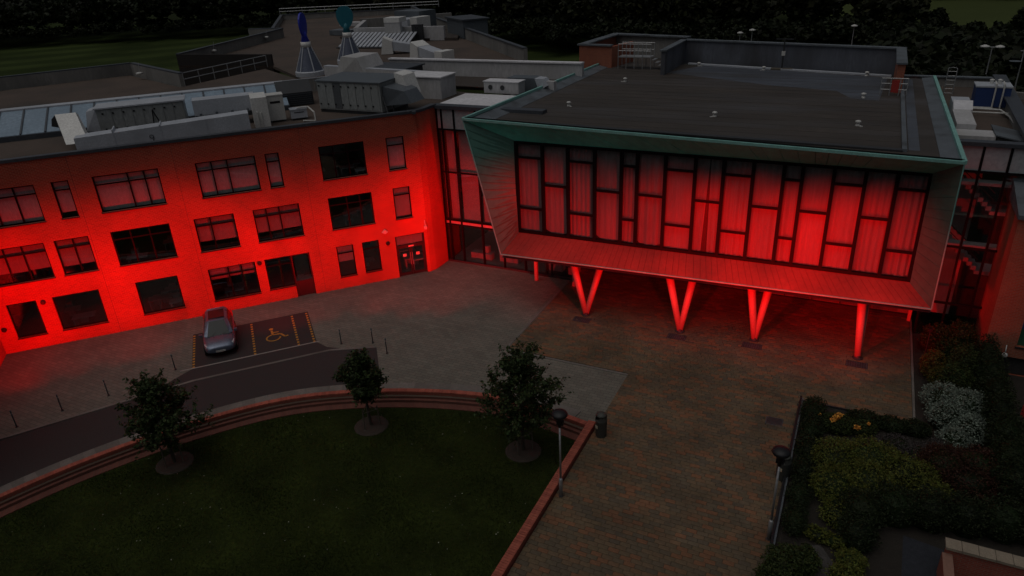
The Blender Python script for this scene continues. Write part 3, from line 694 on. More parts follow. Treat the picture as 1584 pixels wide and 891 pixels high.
# window wall
MX = [-17.36, -15.76, -14.24, -12.68, -11.18, -10.32, -8.83, -7.30, -5.90, -4.48, -3.07, -2.23, -.86, .48, 1.78, 3.06]
gy = GY - 34.2
def zb(x): return gz0 + .1 * (x - gx0) / (gx1 - gx0)
def zt_(x): return gz1 - .06 * (x - gx0) / (gx1 - gx0)
for x in MX: MB().box(x - .085, x + .085, gy - .07, gy + .12, zb(x), zt_(x)).build('mullion', 'frame_black', hall)
for z0_, nm in ((None, 'head_rail'), (1, 'bottom_rail')):
    a, b = gx0, gx1
    za, zb_ = (zt_(a) - .14, zt_(b) - .14) if z0_ is None else (zb(a), zb(b))
    MB().hexa([(a, gy - .06, za), (b, gy - .06, zb_), (b, gy + .1, zb_), (a, gy + .1, za), (a, gy - .06, za + .16), (b, gy - .06, zb_ + .16), (b, gy + .1, zb_ + .16), (a, gy + .1, za + .16)]).build(nm, 'frame_black', hall)
for i, (a, b) in enumerate(zip(MX, MX[1:])):
    zz = (8.82, 5.82) if i % 2 == 0 else (7.31,)
    for z in zz: B('transom', 'frame_black', hall, a + .085, b - .085, gy - .05, gy + .1, z - .055, z + .055)
    cuts = [zb(a) + .16, *sorted(zz), zt_(a) - .14]
    for zl, zh in zip(cuts, cuts[1:]): B('pane', 'hall_glass', hall, a + .085, b - .085, gy + .01, gy + .025, zl + .05, zh - .05)
    # curtain: hanging folds behind the glass, flatter on the left, pleated on the right
    amp = .012 if i in (0, 1, 3) else random.choice([.02, .035, .045, .06])
    kx = max(2, int((b - a) / .045)); top = []; V = []
    ph = random.uniform(0, 6); fr_ = random.uniform(14, 24)
    aa, bb = a + .02, b - .02
    split = .55 if i == 7 else None
    for j in range(kx + 1):
        x = aa + (bb - aa) * j / kx
        y = gy + .24 + amp * math.sin(x * fr_ + ph) + amp * .5 * math.sin(x * fr_ * .37 + ph * 2)
        xb = x
        if split: xb = aa + (x - aa) * .72 if x < aa + (bb - aa) * .5 else bb - (bb - x) * .86
        lift = .22 * (abs(2 * (x - aa) / (bb - aa) - 1) ** 3) if i in (1, 3, 5) else .02 * math.sin(x * 9)
        V += [(xb, y, zb(a) + .10 + lift), (x, y, zt_(a))]
    m = MB(); m.add(V, [(2 * j, 2 * j + 2, 2 * j + 3, 2 * j + 1) for j in range(kx) if not (split and j == kx // 2)])
    m.build('curtain', 'curtain_fabric', hall, smooth=True)
B('hall_interior', 'interior_dark', hall, gx0 - .5, gx1 + .4, gy + 1.0, gy + 1.1, 3.7, 10.0)
B('hall_interior_floor', 'interior_dark', hall, gx0 - .5, gx1 + .4, gy + .13, gy + 1.0, 3.9, 4.2)
# angled V columns on steel feet
COLS = [(-12.84, 34.5, (-13.95, 35.0), (-12.25, 36.0)), (-7.36, 34.5, (-8.35, 35.1), (-6.95, 35.6)), (-3.5, 35.0, (-4.05, 35.4), (-3.05, 35.9)), (1.52, 35.0, (1.25, 35.5), (1.45, 36.6))]
for x, y, t1, t2 in COLS:
    b0 = H(x, y, 0.06)
    for t in (t1, t2): MB().tube(b0, H(t[0], t[1], 3.5), .15, .23, 14).build('column', 'column_steel', hall, smooth=True)
    MB().lathe([(.26, 0), (.26, .06), (.16, .10), (.13, .22)], 14, tuple(H(x, y, .0))).build('column_foot', 'dark_steel', hall)
for x, y, *_ in COLS:
    g_ = B('base_grille', 'dark_steel', hall, x - .5, x + .5, y - .95 - 34.2, y - .38 - 34.2, .030, .040)
    for i in range(9): B('grille_bar', 'coping_metal', g_, x - .47 + i * .11, x - .42 + i * .11, y - .93 - 34.2, y - .40 - 34.2, .040, .048)
# recessed ground floor under the hall
m = MB(); m.wall((-17.2, 6.5), (4.0, 6.5), .3, -.05, 3.5); m.build('undercroft_wall', 'interior_wall', hall)
for i in range(12):
    x = -14.6 + i * 1.5; B('undercroft_pane', 'window_glass', hall, x, x + 1.38, 6.42, 6.44, .25, 2.7)
    B('undercroft_mullion', 'frame_dark', hall, x - .10, x - .02, 6.36, 6.47, 0, 2.9)
B('undercroft_sill', 'frame_dark', hall, -15, 3.8, 6.30, 6.48, 0.0, .2)
for x in (-17.5, -14.9): B('entrance_post', 'column_steel', hall, x - .09, x + .09, 3.6, 3.78, -.02, 3.45)
B('entrance_post', 'column_steel', hall, 3.78, 3.94, 5.9, 6.06, -.02, 3.5)
m = MB().wall((-18.2, 4.5), (-15.3, 4.5), .08, .1, 2.6); m.build('entrance_glazing', 'link_glass', hall)
m = MB().box(-18.3, -15.2, 4.42, 4.6, 0, .12).box(-18.3, -15.2, 4.44, 4.58, 2.6, 2.75).box(-16.8, -16.7, 4.44, 4.6, .12, 2.6); m.build('entrance_frame', 'frame_dark', hall)
m = MB().box(-17.6, -16.4, 5.4, 6.0, .02, .75).box(-15.9, -15.3, 5.2, 5.9, .02, .5); m.build('entrance_seat', 'blind_fabric', hall)

# ------------------------------------------------------------------ stair tower glazing on the right
stair = thing('stair_link', (4.1, 38.8, 0), 'narrow glazed stair between the copper hall and the brick block', 'building')
sx = [0.0, 1.15, 2.25, 3.3]
for x in sx: B('mullion', 'frame_black', stair, x - .05, x + .05, -.05, .08, 0, 10.2)
for z in (2.0, 5.1, 8.95): B('transom', 'frame_black', stair, 0, 3.3, -.04, .07, z - .05, z + .05)
for a, b in zip(sx, sx[1:]):
    for zl, zh in ((.1, 1.95), (2.05, 5.05), (5.15, 8.9)): B('pane', 'link_glass', stair, a + .05, b - .05, 0, .015, zl, zh)
    B('spandrel', 'spandrel_panel', stair, a + .06, b - .06, -.005, .02, 9.02, 10.15)
B('roof_edge', 'coping_metal', stair, -.1, 3.4, -.14, .4, 10.2, 10.38)
B('back_wall', 'render_white', stair, -.1, 1.75, 3.0, 3.1, 0, 10.1); B('shaded_back_wall', 'interior_dark', stair, 1.75, 3.4, 3.0, 3.1, 0, 10.1)  # one wall: its unlit right half is coloured near-black for the shade
for zb0 in (3.55, 6.75):
    m = MB(); k = 8
    for i in range(k):
        x = .5 + i * .21; z = zb0 + 1.6 - i * .2
        m.box(x, x + .23, 1.2, 2.2, z - .22, z)
    f = m.build('stair_flight', 'render_white', stair)
    B('landing', 'render_white', stair, 2.15, 3.25, 1.1, 2.3, zb0 - .2, zb0 - .02)
    B('upper_landing', 'render_white', stair, .0, 3.25, .35, .9, zb0 + 1.45, zb0 + 1.6)
    MB().tube((.1, 1.15, zb0 + 2.8), (2.2, 1.15, zb0 + .9), .03).tube((.1, 1.15, zb0 + 2.45), (2.2, 1.15, zb0 + .55), .02).build('handrail', 'frame_dark', stair)

# ------------------------------------------------------------------ brick block at the right edge
block = thing('brick_block', (6.8, 36.0, 0), 'brown brick stair block at the right edge with a grey lead capping', 'building')
m = MB(); holed(m, 0, 6, -.05, 7.75, [(1.25, 3.0, 1.55, 3.6), (.7, 2.6, -.05, .95)], .25)
m.quad((0, 3.2, -.05), (0, 0, -.05), (0, 0, 7.75), (0, 3.2, 7.75)); m.build('front_wall', 'tower_brick', block)
m = MB().hexa([(-.08, -.1, 7.75), (6, -.1, 7.75), (6, 3.2, 7.75), (-.08, 3.2, 7.75), (-.08, -.1, 7.95), (6, -.1, 7.95), (6, 3.2, 8.7), (-.08, 3.2, 8.7)]); m.build('lead_capping', 'lead_flashing', block)
m = MB().box(.55, 6, 3.2, 3.5, 7.0, 10.25); m.build('upper_wall', 'tower_brick', block)
w = B('mural_window', 'mural_blue', block, 1.25, 3.0, .2, .24, 1.55, 3.6)
m = MB(); m.add([(1.25, .19, 1.55), (3, .19, 1.55), (3, .19, 2.35), (2.2, .19, 2.6), (1.7, .19, 2.25), (1.25, .19, 2.45)], [(0, 1, 2, 3, 4, 5)]); m.build('mural_hill', 'mural_green', w)
B('mural_sill', 'frame_dark', w, 1.2, 3.05, -.05, .2, 1.48, 1.548)
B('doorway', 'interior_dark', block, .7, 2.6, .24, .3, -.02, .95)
MB().lathe([(.001, 0), (.10, .05), (.13, .13), (.10, .22), (.001, .26)], 12, (.85, -.22, 1.0)).tube((.85, -.22, 1.26), (.85, -.1, 1.6), .025).build('globe_lamp', 'white_plastic', block, smooth=True)

# ------------------------------------------------------------------ red wash: floods added on the bollards, lamp posts and one spike
def red_spot(parent, name, loc, aim, power, half, blend, soft=.1):
    d = bpy.data.lights.new(name, 'SPOT'); d.energy = power; d.color = (1, .0, .0); d.spot_size = 2 * R(half); d.spot_blend = blend
    d.shadow_soft_size = soft
    l = bpy.data.objects.new(name, d); COL.objects.link(l); l.parent = parent; l.location = loc
    w = Vector(parent.location) + Vector(loc); l.rotation_euler = (Vector(aim) - w).to_track_quat('-Z', 'Y').to_euler()
def bollard(x, y, label, aims, h=.93):
    "thin kerb bollard with small red floods added at its cap; aims: (s along wing, power)"
    t = thing('bollard', (x, y, 0), label, 'bollard', 0, 'thin bollards along the kerb')
    MB().lathe([(.03, 0), (.03, .86), (.034, .87), (.034, h), (.015, h + .02)], 10).build('post', 'galvanised_dark', t, smooth=True); MB().lathe([(.036, .74), (.036, .80)], 10).build('band', 'pale_steel', t); MB().lathe([(.075, .0), (.07, .03)], 10).build('base_plate', 'dark_steel', t)
    for ax, ay, k in aims:
        D = math.hypot(ax - x, ay - y); ux, uy = (ax - x) / D * .06, (ay - y) / D * .06; d2_ = (D / 8) ** 2
        red_spot(t, 'added_flood', (ux, uy, .9), (ax, ay, 3.0), 1250 * k * d2_, math.degrees(math.atan(5.0 / D)), .55, .05)  # added red lamp, washes the wing front and the link
        red_spot(t, 'added_flood_upper', (ux, uy, .9), (ax, ay, 5.7), 620 * k * d2_, math.degrees(math.atan(2.8 / D)), .85, .05)
def wl_(*ss): return [(*W2(q, 0)[:2], k) for q, k in ss]
bollard(-34.0, 14.25, 'thin steel bollard nearest the left edge of the photo', wl_((.6, 1.2), (2.4, 1)))
bollard(-33.2, 16.0, 'thin steel bollard on the pavement, second from the left edge', wl_((4.2, 1), (-.6, .8)))
bollard(-32.2, 17.8, 'thin steel bollard above the leftmost lawn tree', wl_((6.2, 1), (8.0, .9), (9.6, .8)))
bollard(-31.0, 20.9, 'thin steel bollard left of the parked car', [])
bollard(-24.3, 26.45, 'thin steel bollard right of the disabled parking bay', wl_((11.2, 1.0), (13.2, .95), (15.2, .8), (17.4, .9)))
bollard(-22.7, 27.2, 'thin steel bollard near the end of the road', wl_((20.3, 1), (22.2, 1)))
bollard(-21.3, 26.55, 'thin steel bollard at the corner of the road end', wl_((24.4, 1),) + [(-23.4, 38.8, 1.2), (-20.6, 38.8, 1.2)])
LAMPS = []
def lamp_post(x, y, label):
    t = thing('lamp_post', (x, y, 0), label, 'lamp post')
    MB().lathe([(.075, .0), (.075, .85), (.05, .92)], 12).build('base_section', 'pale_steel', t, smooth=True)
    MB().lathe([(.10, -.02), (.10, .05)], 12).build('foot_ring', 'dark_steel', t)
    MB().lathe([(.042, .9), (.038, 3.35)], 10).build('pole', 'pale_steel', t, smooth=True)
    MB().lathe([(.06, 3.33), (.06, 3.75), (.10, 3.8)], 12).build('neck', 'black_plastic', t, smooth=True)
    MB().lathe([(.06, 3.76), (.26, 3.82), (.31, 3.90), (.28, 3.98), (.15, 4.04), (.02, 4.06)], 18).build('lamp_head', 'black_plastic', t, smooth=True)
    f = MB().box(-.13, .13, -.02, .12, 3.42, 3.6).build('added_flood_head', 'black_plastic', t)  # flood head added to the post to carry the red spots
    return t
l1 = lamp_post(-8.45, 19.93, 'lamp post with round black head against the straight lawn wall')
l2 = lamp_post(-.80, 20.77, 'lamp post with round black head at the planting bed edge')
for L_, aims in ((l1, ((-8.0, .9), (-5.0, .95), (-1.6, 1.), (.9, .9))), (l2, ((-18.0, 1.), (-15.3, 1.), (-12.2, .9), (-8.2, .8), (-4, .75), (-1.2, .75), (1.1, .95)))):
    for x, k in aims:
        dd = math.hypot(x - L_.location.x, 35.2 - L_.location.y)
        red_spot(L_, 'added_flood', (0, .16, 3.5), (x, 35.2, 3.9), 6200 * k * (dd / 15) ** 2, math.degrees(math.atan(5.3 / dd)), .6, .08)  # added red lamp, aimed to redden the hall front
sf = thing('added_spike_flood', (4.45, 35.7, 0), 'small added floodlight on a black spike, reddening the glazed stair', 'floodlight')  # added lamp with no known fitting here, put in to redden the stair
MB().tube((0, 0, 0), (0, 0, 1.8), .02, .02, 6).build('spike', 'dark_steel', sf); MB().box(-.08, .08, -.05, .05, 1.8, 1.94).build('lamp_housing', 'black_plastic', sf)
red_spot(sf, 'added_flood', (0, .1, 1.87), (4.45, 38.8, 4.6), 700, 33, .6, .05)

# ------------------------------------------------------------------ things on the wing roof
def panels(parent, mat, x0, x1, y, z0, z1, n, dark=(), gap=.02):
    w = (x1 - x0) / n
    for i in range(n):
        B('panel', mat if i not in dark else 'unit_panel_dark', parent, x0 + i * w + gap, x0 + (i + 1) * w - gap, y - .03, y, z0 + .04, z1 - .04)
        m = MB()
        for z in (z0 + .25, z1 - .3): m.box(x0 + i * w + .03, x0 + i * w + .12, y - .075, y - .03, z, z + .09)
        m.build('hinge', 'black_plastic', parent)
# long sloping rooflight
sk = thing('rooflight', W2(1.2, 7.2, RZ), 'long glazed rooflight sloping along the brick wing roof behind the plant', 'rooflight', WR)
SL = 17.0
MB().box(.0, SL, -.12, .12, 0, .30).build('kerb', 'coping_metal', sk)
MB().box(.0, SL, 2.9, 3.1, 0, 1.35).build('back_kerb', 'lead_flashing', sk)
MB().hexa([(-.1, 2.7, 1.3), (SL, 2.7, 1.3), (SL, 3.5, 1.3), (-.1, 3.5, 1.3), (-.1, 2.7, 1.42), (SL, 2.7, 1.42), (SL, 3.5, 1.42), (-.1, 3.5, 1.42)]).build('ridge_capping', 'galvanised', sk)
nb = 13
for i in range(nb):
    a, b = SL * i / nb, SL * (i + 1) / nb
    MB().slab([(a + .05, .05, .32), (b - .05, .05, .32), (b - .05, 2.75, 1.34), (a + .05, 2.75, 1.34)], .03).build('pane', 'skylight_glass', sk)
    MB().hexa([(a - .05, .03, .26), (a + .05, .03, .26), (a + .05, 2.8, 1.30), (a - .05, 2.8, 1.30), (a - .05, .03, .38), (a + .05, .03, .38), (a + .05, 2.8, 1.42), (a - .05, 2.8, 1.42)]).build('glazing_bar', 'coping_metal', sk)
MB().slab([(.0, 3.0, 0), (.0, .0, 0), (.0, .0, .34), (.0, 2.9, 1.4)], .04).build('end_glass', 'skylight_glass', sk)
MB().slab([(.05, .1, .3), (SL - .05, .1, .3), (SL - .05, 2.75, 1.28), (.05, 2.75, 1.28)], .02).build('liner', 'galvanised', sk)
# air handling unit on the left
ah = thing('air_handling_unit', W2(7.1, 5.2, RZ), 'long grey air handling unit with door panels on the left of the brick wing roof', 'air handler', WR)
MB().box(0, 4.8, 0, 1.7, .12, 1.62).build('casing', 'unit_panel', ah); panels(ah, 'unit_panel', .25, 4.75, 0, .15, 1.6, 8)
MB().box(-.1, 4.9, -.1, 1.8, 1.62, 1.70).build('lid', 'galvanised', ah); MB().box(0, 4.8, .02, 1.7, 0, .12).build('base_rail', 'dark_steel', ah)
MB().hexa([(-.75, .2, .4), (0, .1, .3), (0, 1.5, .3), (-.75, 1.4, .4), (-.55, .3, 1.5), (0, .1, 1.65), (0, 1.5, 1.65), (-.55, 1.3, 1.5)]).build('inlet_hood', 'galvanised', ah)
MB().tube((2.9, -.05, .3), (3.0, -.05, 1.3), .03).tube((3.0, -.05, 1.3), (3.25, -.05, .5), .03).build('cable', 'black_plastic', ah)
# the pale drop duct and the long duct behind the parapet
du = thing('roof_duct', W2(6.2, 1.3, RZ), 'long pale metal duct behind the brick wing parapet with a raised drop end', 'duct', WR)
MB().hexa([(.1, 0, 0), (9.2, 0, 0), (9.2, 1.1, 0), (.1, 1.1, 0), (.1, 0, .85), (9.2, 0, 1.15), (9.2, 1.1, 1.15), (.1, 1.1, .85)]).build('long_run', 'galvanised', du)
MB().hexa([(-.35, .1, .55), (.75, .1, .55), (.75, 1.1, .45), (-.35, 1.1, .45), (-1.0, 2.9, 1.75), (.05, 2.9, 1.75), (.05, 3.5, 1.55), (-1.0, 3.5, 1.55)]).build('drop_end', 'galvanised_pale', du)
MB().hexa([(-1.0, 2.9, .9), (.05, 2.9, .9), (.05, 3.6, .9), (-1.0, 3.6, .9), (-1.0, 2.9, 1.74), (.05, 2.9, 1.74), (.05, 3.6, 1.5), (-1.0, 3.6, 1.5)]).build('elbow', 'galvanised', du)
MB().hexa([(-1.35, 3.0, 1.1), (-1.0, 2.95, 1.0), (-1.0, 3.5, 1.0), (-1.35, 3.4, 1.1), (-1.25, 3.0, 1.5), (-1.0, 2.95, 1.72), (-1.0, 3.5, 1.5), (-1.25, 3.4, 1.45)]).build('cowl_end', 'dark_steel', du)
m = MB(); m.path([(3.9 + .10 * math.cos(t), -.03, .48 + .10 * math.sin(t)) for t in [R(-20 + 40 * i) for i in range(10)]], .018).path([(4.0, -.03, .46), (3.95, -.03, .22)], .018); m.build('hook_pipe', 'dark_steel', du)
for x in (2.0, 4.4, 6.8): MB().box(x, x + .06, -.02, 1.12, .0, 1.08).build('duct_flange', 'galvanised', du)
# upper duct with the tall riser
d2 = thing('riser_duct', W2(12.4, 3.6, RZ), 'pale duct joining a tall square riser beside the long duct', 'duct', WR)
MB().box(0, 3.6, .9, 2.1, .75, 1.65).build('upper_run', 'galvanised', d2)
MB().box(3.3, 4.2, -1.1, .9, 0, 1.75).build('riser', 'galvanised_pale', d2)
MB().box(.2, 3.4, .55, .9, .5, .75).build('support_tray', 'dark_steel', d2)
for x in (.3, 1.2, 2.1, 3.0): MB().box(x, x + .15, .5, .75, .75, .92).build('bracket', 'galvanised_dark', d2)
MB().tube((3.35, -.9, 1.1), (3.55, -1.15, .9), .045).tube((3.55, -1.15, .9), (3.55, -1.15, .0), .045).tube((3.75, -1.15, .9), (3.75, -1.15, 0), .045).build('pipe', 'white_plastic', d2)
# condensers and boxes in the middle
def condenser(loc, rz, label, w=.95, d=.75, h=1.5, fans=1, mat='white_plastic'):
    c = thing('condenser_unit', loc, label, 'condenser', rz)
    MB().box(0, w, 0, d, .12, h).build('casing', mat, c)
    MB().box(-.03, w + .03, -.03, d + .03, h, h + .06).build('lid', mat, c)
    m = MB().box(.05, .15, .0, d, 0, .12).box(w - .15, w - .05, .0, d, 0, .12); m.build('feet', 'dark_steel', c)
    if fans == 0: MB().box(w * .2, w * .8, -.012, 0, h * .72, h * .80).build('slot', 'black_plastic', c)
    for i in range(fans):
        fz = .12 + (h - .12) * (i + .5) / fans
        f = MB(); k = 18; r = min(w * .38, (h - .12) / fans * .42)
        for j in range(k):
            a, b = 2 * math.pi * j / k, 2 * math.pi * (j + 1) / k
            f.hexa([(w / 2 + q * math.cos(t), y, fz + q * math.sin(t)) for y in (-.02, .0) for q, t in ((r, a), (r, b), (r * .78, b), (r * .78, a))])
        f.build('fan_ring', 'dark_steel', c)
        f = MB()
        for j in range(4):
            t = j * math.pi / 2 + .3; f.quad((w / 2, -.008, fz), (w / 2 + r * .75 * math.cos(t), -.008, fz + r * .75 * math.sin(t)), (w / 2 + r * .75 * math.cos(t + .7), -.004, fz + r * .75 * math.sin(t + .7)))
        f.build('fan_blades', 'black_plastic', c)
    return c
condenser(W2(16.6, 3.5, RZ), WR, 'tall white condenser unit near the middle of the brick wing parapet', 1.0, .9, 1.6, 0)
condenser(W2(15.9, 5.6, RZ), WR, 'small grey condenser unit tucked beside the riser duct', .8, .7, 1.1, mat='unit_panel')
condenser(W2(17.9, 3.4, RZ), WR, 'low grey condenser unit right of the tall white one', 1.0, .7, .62, 0, mat='galvanised')
fr = thing('pipe_frame', W2(19.0, 2.6, RZ), 'bent white pipe frame standing beside the condensers', 'pipe', WR)
MB().path([(-.7, .8, .75), (0, .8, .75), (.25, .1, .5), (.25, 0, .0), (-.5, 0, .08)], .045, 8).build('bent_pipe', 'white_plastic', fr)
sc_ = thing('louvre_housing', W2(17.6, 8.2, RZ), 'dark sloping louvre housing behind the condensers', 'housing', WR)
MB().hexa([(0, 0, 0), (2.3, 0, 0), (2.3, 1.6, 0), (0, 1.6, 0), (0, 0, .9), (2.3, 0, .9), (2.3, 1.6, 1.5), (0, 1.6, 1.5)]).build('housing_body', 'dark_steel', sc_)
for i in range(6): MB().box(.1, 2.2, -.05, 0, .1 + i * .13, .16 + i * .13).build('louvre', 'coping_metal', sc_)
ps_ = thing('plant_screen', W2(17.0, 13.0, RZ), 'pale ribbed plant screen wall behind the louvre housing', 'screen', WR)
for i in range(14): MB().box(i * .36, i * .36 + .33, 0, .06, .1, 1.0).build('screen_panel', 'concrete_upstand', ps_)
MB().box(0, 5.05, -.02, .1, 1.0, 1.06).build('top_rail', 'galvanised', ps_)
# second air handling unit, square to the hall
a2 = thing('air_handling_unit', (-32.0, 36.6, RZ), 'grey air handling unit with a sloped intake hood near the glazed link', 'air handler')
MB().box(0, 4.9, 0, 2.8, .2, 1.95).build('casing', 'unit_panel', a2); panels(a2, 'unit_panel', .1, 4.8, 0, .25, 1.93, 8, dark=(2,))
MB().hexa([(-.1, -.1, 1.95), (5.0, -.1, 1.95), (5.0, 2.9, 1.95), (-.1, 2.9, 1.95), (-.1, -.1, 2.02), (5.0, -.1, 2.02), (5.0, 2.9, 2.08), (-.1, 2.9, 2.08)]).build('lid', 'galvanised_dark', a2)
MB().box(0, 4.9, .05, 2.8, 0, .2).build('base_rail', 'dark_steel', a2)
MB().hexa([(4.95, .2, .55), (6.8, .5, .75), (6.8, 2.0, .75), (4.95, 2.4, .55), (4.95, .2, 1.75), (6.3, .5, 1.45), (6.3, 2.0, 1.45), (4.95, 2.4, 1.75)]).build('intake_hood', 'galvanised_dark', a2)
MB().hexa([(4.95, 1.6, 1.3), (6.0, 1.6, 1.0), (6.0, 2.9, 1.0), (4.95, 2.9, 1.3), (4.95, 1.6, 2.35), (5.6, 1.6, 2.2), (5.6, 2.9, 2.2), (4.95, 2.9, 2.35)]).build('pale_duct', 'galvanised_pale', a2)
MB().tube((5.5, .4, .0), (5.5, .4, .6), .05).tube((6.4, .6, 0), (6.4, .6, .8), .05).tube((4.97, .1, 1.2), (5.6, -.3, 0), .04).build('leg', 'dark_steel', a2)
st_ = thing('roof_hatch_box', (-25.9, 40.9, 10.62), 'white rendered box upstand standing on the link roof', 'upstand')
MB().box(-3.2, -.2, 1.2, 3.2, -.26, 1.15).build('upstand_wall', 'render_white', st_); MB().box(-3.3, -.1, 1.1, 3.3, 1.15, 1.22).build('cap', 'white_roof', st_)
u2 = thing('ventilation_box', (-23.6, 43.6, 10.62), 'pale ventilation box with two round ports behind the link roof', 'vent')
MB().box(0, 2.6, 0, 1.0, 0, .75).build('casing', 'render_white', u2); MB().box(-.05, 2.65, -.05, 1.05, .75, .8).build('lid', 'white_roof', u2)
for x in (.5, 1.4): MB().tube((x, -.04, .4), (x, .02, .4), .16, .16, 12).build('port', 'dark_steel', u2)
u3 = thing('duct_hood', (-20.8, 45.2, 10.5), 'dark angled duct hood left of the hall roof edge', 'hood')
MB().hexa([(-1.8, 0, 0), (.5, 0, 0), (.5, 1.2, 0), (-1.8, 1.2, 0), (-1.8, 0, .9), (.2, 0, .9), (.2, 1.2, .9), (-1.8, 1.2, .9)]).build('hood_body', 'galvanised_dark', u3)
MB().hexa([(.5, .1, .1), (1.1, .2, .4), (1.1, 1.0, .4), (.5, 1.1, .1), (.2, .1, .88), (.8, .2, .85), (.8, 1.0, .85), (.2, 1.1, .88)]).build('hood_mouth', 'galvanised', u3)

# ------------------------------------------------------------------ rear buildings and their roofs
rear = thing('rear_building', (-50, 70, 0), 'large flat-roofed school building behind with brown gravel roof and pale parapets', 'building')
def RB(p): return (p[0] + 50, p[1] - 70)
poly = [(-62.5, 51.7), (-51.5, 53.2), (-43, 47.5), (-36, 47.2), (-20.0, 47.2), (-19.8, 59.0), (-27.4, 59.0), (-53.7, 87.0), (-69.8, 106), (-89.5, 96.2), (-72.5, 76), (-69.2, 74)]
MB().prism([RB(p) for p in poly], RZ - .3, RZ - .05).build('roof_deck', 'roof_gravel', rear)
m = MB()
for a, b in ((poly[0], poly[1]),): m.wall(RB(b), RB(a), -.2, 2, RZ + 1.0)
m.build('timber_wall', 'timber_dark', rear)
def para(pts, name, h, mat='concrete_upstand', t=.35, low=4.0):
    m = MB(); c = MB()
    for a, b in zip(pts, pts[1:]): m.wall(RB(a), RB(b), t, RZ - low, RZ + h); c.wall(RB(a), RB(b), t + .08, RZ + h, RZ + h + .1)
    m.build(name, mat, rear); c.build(name + '_coping', 'coping_metal', rear)
para([(-62.5, 51.7), (-69.2, 74), (-74, 73.2)][::-1], 'left_parapet', 1.0)
para([(-72.5, 75.6), (-89.5, 96.2), (-69.8, 106)][::-1], 'far_parapet', .7)
para([(-69.8, 106), (-53.7, 87), (-27.4, 59.0)][::-1], 'right_parapet', 1.1)
m = MB()
for t in np.linspace(0, 1, 8): x, y = -89.5 + t * 24, 96.2 + t * 11; m.tube((*RB((x, y)), RZ + .8), (*RB((x, y)), RZ + 1.7), .05, .05, 5)
m.tube((*RB((-89.5, 96.2)), RZ + 1.7), (*RB((-65.5, 107.2)), RZ + 1.7), .05, .05, 5); m.tube((*RB((-89.5, 96.2)), RZ + 1.25), (*RB((-65.5, 107.2)), RZ + 1.25), .04, .04, 5)
m.build('guard_rail', 'pale_steel', rear)
# pale walls between the roofs
m = MB().wall(RB((-36.4, 51.0)), RB((-19.3, 51.0)), .4, RZ - .5, RZ + 1.15); m.build('long_upstand', 'render_white', rear)
m = MB().wall(RB((-36.5, 50.9)), RB((-19.3, 50.9)), .6, RZ + 1.15, RZ + 1.25); m.build('long_upstand_cap', 'white_roof', rear)
m = MB().wall(RB((-40.6, 47.6)), RB((-29.6, 46.2)), .4, RZ - .5, RZ + 1.0); m.build('short_upstand', 'render_white', rear)
m = MB().wall(RB((-40.6, 47.6)), RB((-29.6, 46.2)), .5, RZ + 1.0, RZ + 1.06); m.build('short_upstand_cap', 'galvanised', rear)
MB().hexa([(*RB((-39.2, 47.0)), RZ), (*RB((-35.4, 46.6)), RZ), (*RB((-35.4, 49.5)), RZ), (*RB((-39.2, 49.5)), RZ), (*RB((-38.2, 47.0)), RZ + 1.9), (*RB((-36.4, 46.6)), RZ + 1.9), (*RB((-36.4, 49.5)), RZ + 1.9), (*RB((-38.2, 49.5)), RZ + 1.9)]).build('sloped_housing', 'render_white', rear)
m = MB().wall(RB((-22.8, 46.0)), RB((-19.3, 45.6)), .4, RZ - .5, RZ + .8); m.build('low_upstand', 'render_white', rear)
MB().prism([RB(p) for p in ((-34, 47.3), (-19.9, 46.5), (-19.9, 50.8), (-35.5, 50.8))], RZ - .04, RZ + .02).build('pale_deck', 'roof_gravel_dark', rear)
MB().box(12.6, 17.2, -22.4, -19.6, RZ, RZ + .9).build('dark_plant_bay', 'dark_steel', rear)
MB().box(12.3, 17.4, -22.6, -19.5, RZ + .9, RZ + 1.0).build('plant_bay_roof', 'coping_metal', rear)
# distant plant deck with white walls
MB().prism([RB(p) for p in ((-59, 73), (-54.5, 70.2), (-42.5, 73), (-50, 88), (-60, 84))], RZ, RZ + .25).build('plant_deck', 'roof_gravel_dark', rear)
m = MB().wall(RB((-60.2, 79.5)), RB((-54.8, 70.4)), .5, RZ, RZ + 1.5); m.build('deck_wall_left', 'render_white', rear)
m = MB().wall(RB((-54.8, 70.4)), RB((-44, 72.6)), .5, RZ, RZ + 1.5); m.build('deck_wall_front', 'render_white', rear)
m = MB().wall(RB((-61, 80)), RB((-52, 88)), -.5, RZ, RZ + 1.6); m.build('deck_wall_back', 'concrete_upstand', rear)
for i in range(17):
    a = (-53.2 + i * .5, 65.3 + i * .05)
    MB().hexa([(*RB(a), RZ + .08), (*RB((a[0] + .34, a[1] + .03)), RZ + .08), (*RB((a[0] - 1.7 + .34, a[1] + 5.0)), RZ + 1.0), (*RB((a[0] - 1.7, a[1] + 5.0)), RZ + 1.0),
               (*RB(a), RZ + .16), (*RB((a[0] + .34, a[1] + .03)), RZ + .16), (*RB((a[0] - 1.7 + .34, a[1] + 5.0)), RZ + 1.08), (*RB((a[0] - 1.7, a[1] + 5.0)), RZ + 1.08)]).build('roof_louvre', 'galvanised', rear)
MB().prism([RB(p) for p in ((-53.3, 65), (-44.6, 66), (-46.3, 71.0), (-55, 70.2))], RZ, RZ + .07).build('louvre_base', 'dark_steel', rear)
MB().box(-19.8, -14.6, 16.6, 18.2, RZ, RZ + .5).build('rooflight_kerb', 'render_white', rear)
MB().box(-13.2, -10, 6.2, 8.2, RZ, RZ + .6).build('flat_rooflight', 'lead_flashing', rear)
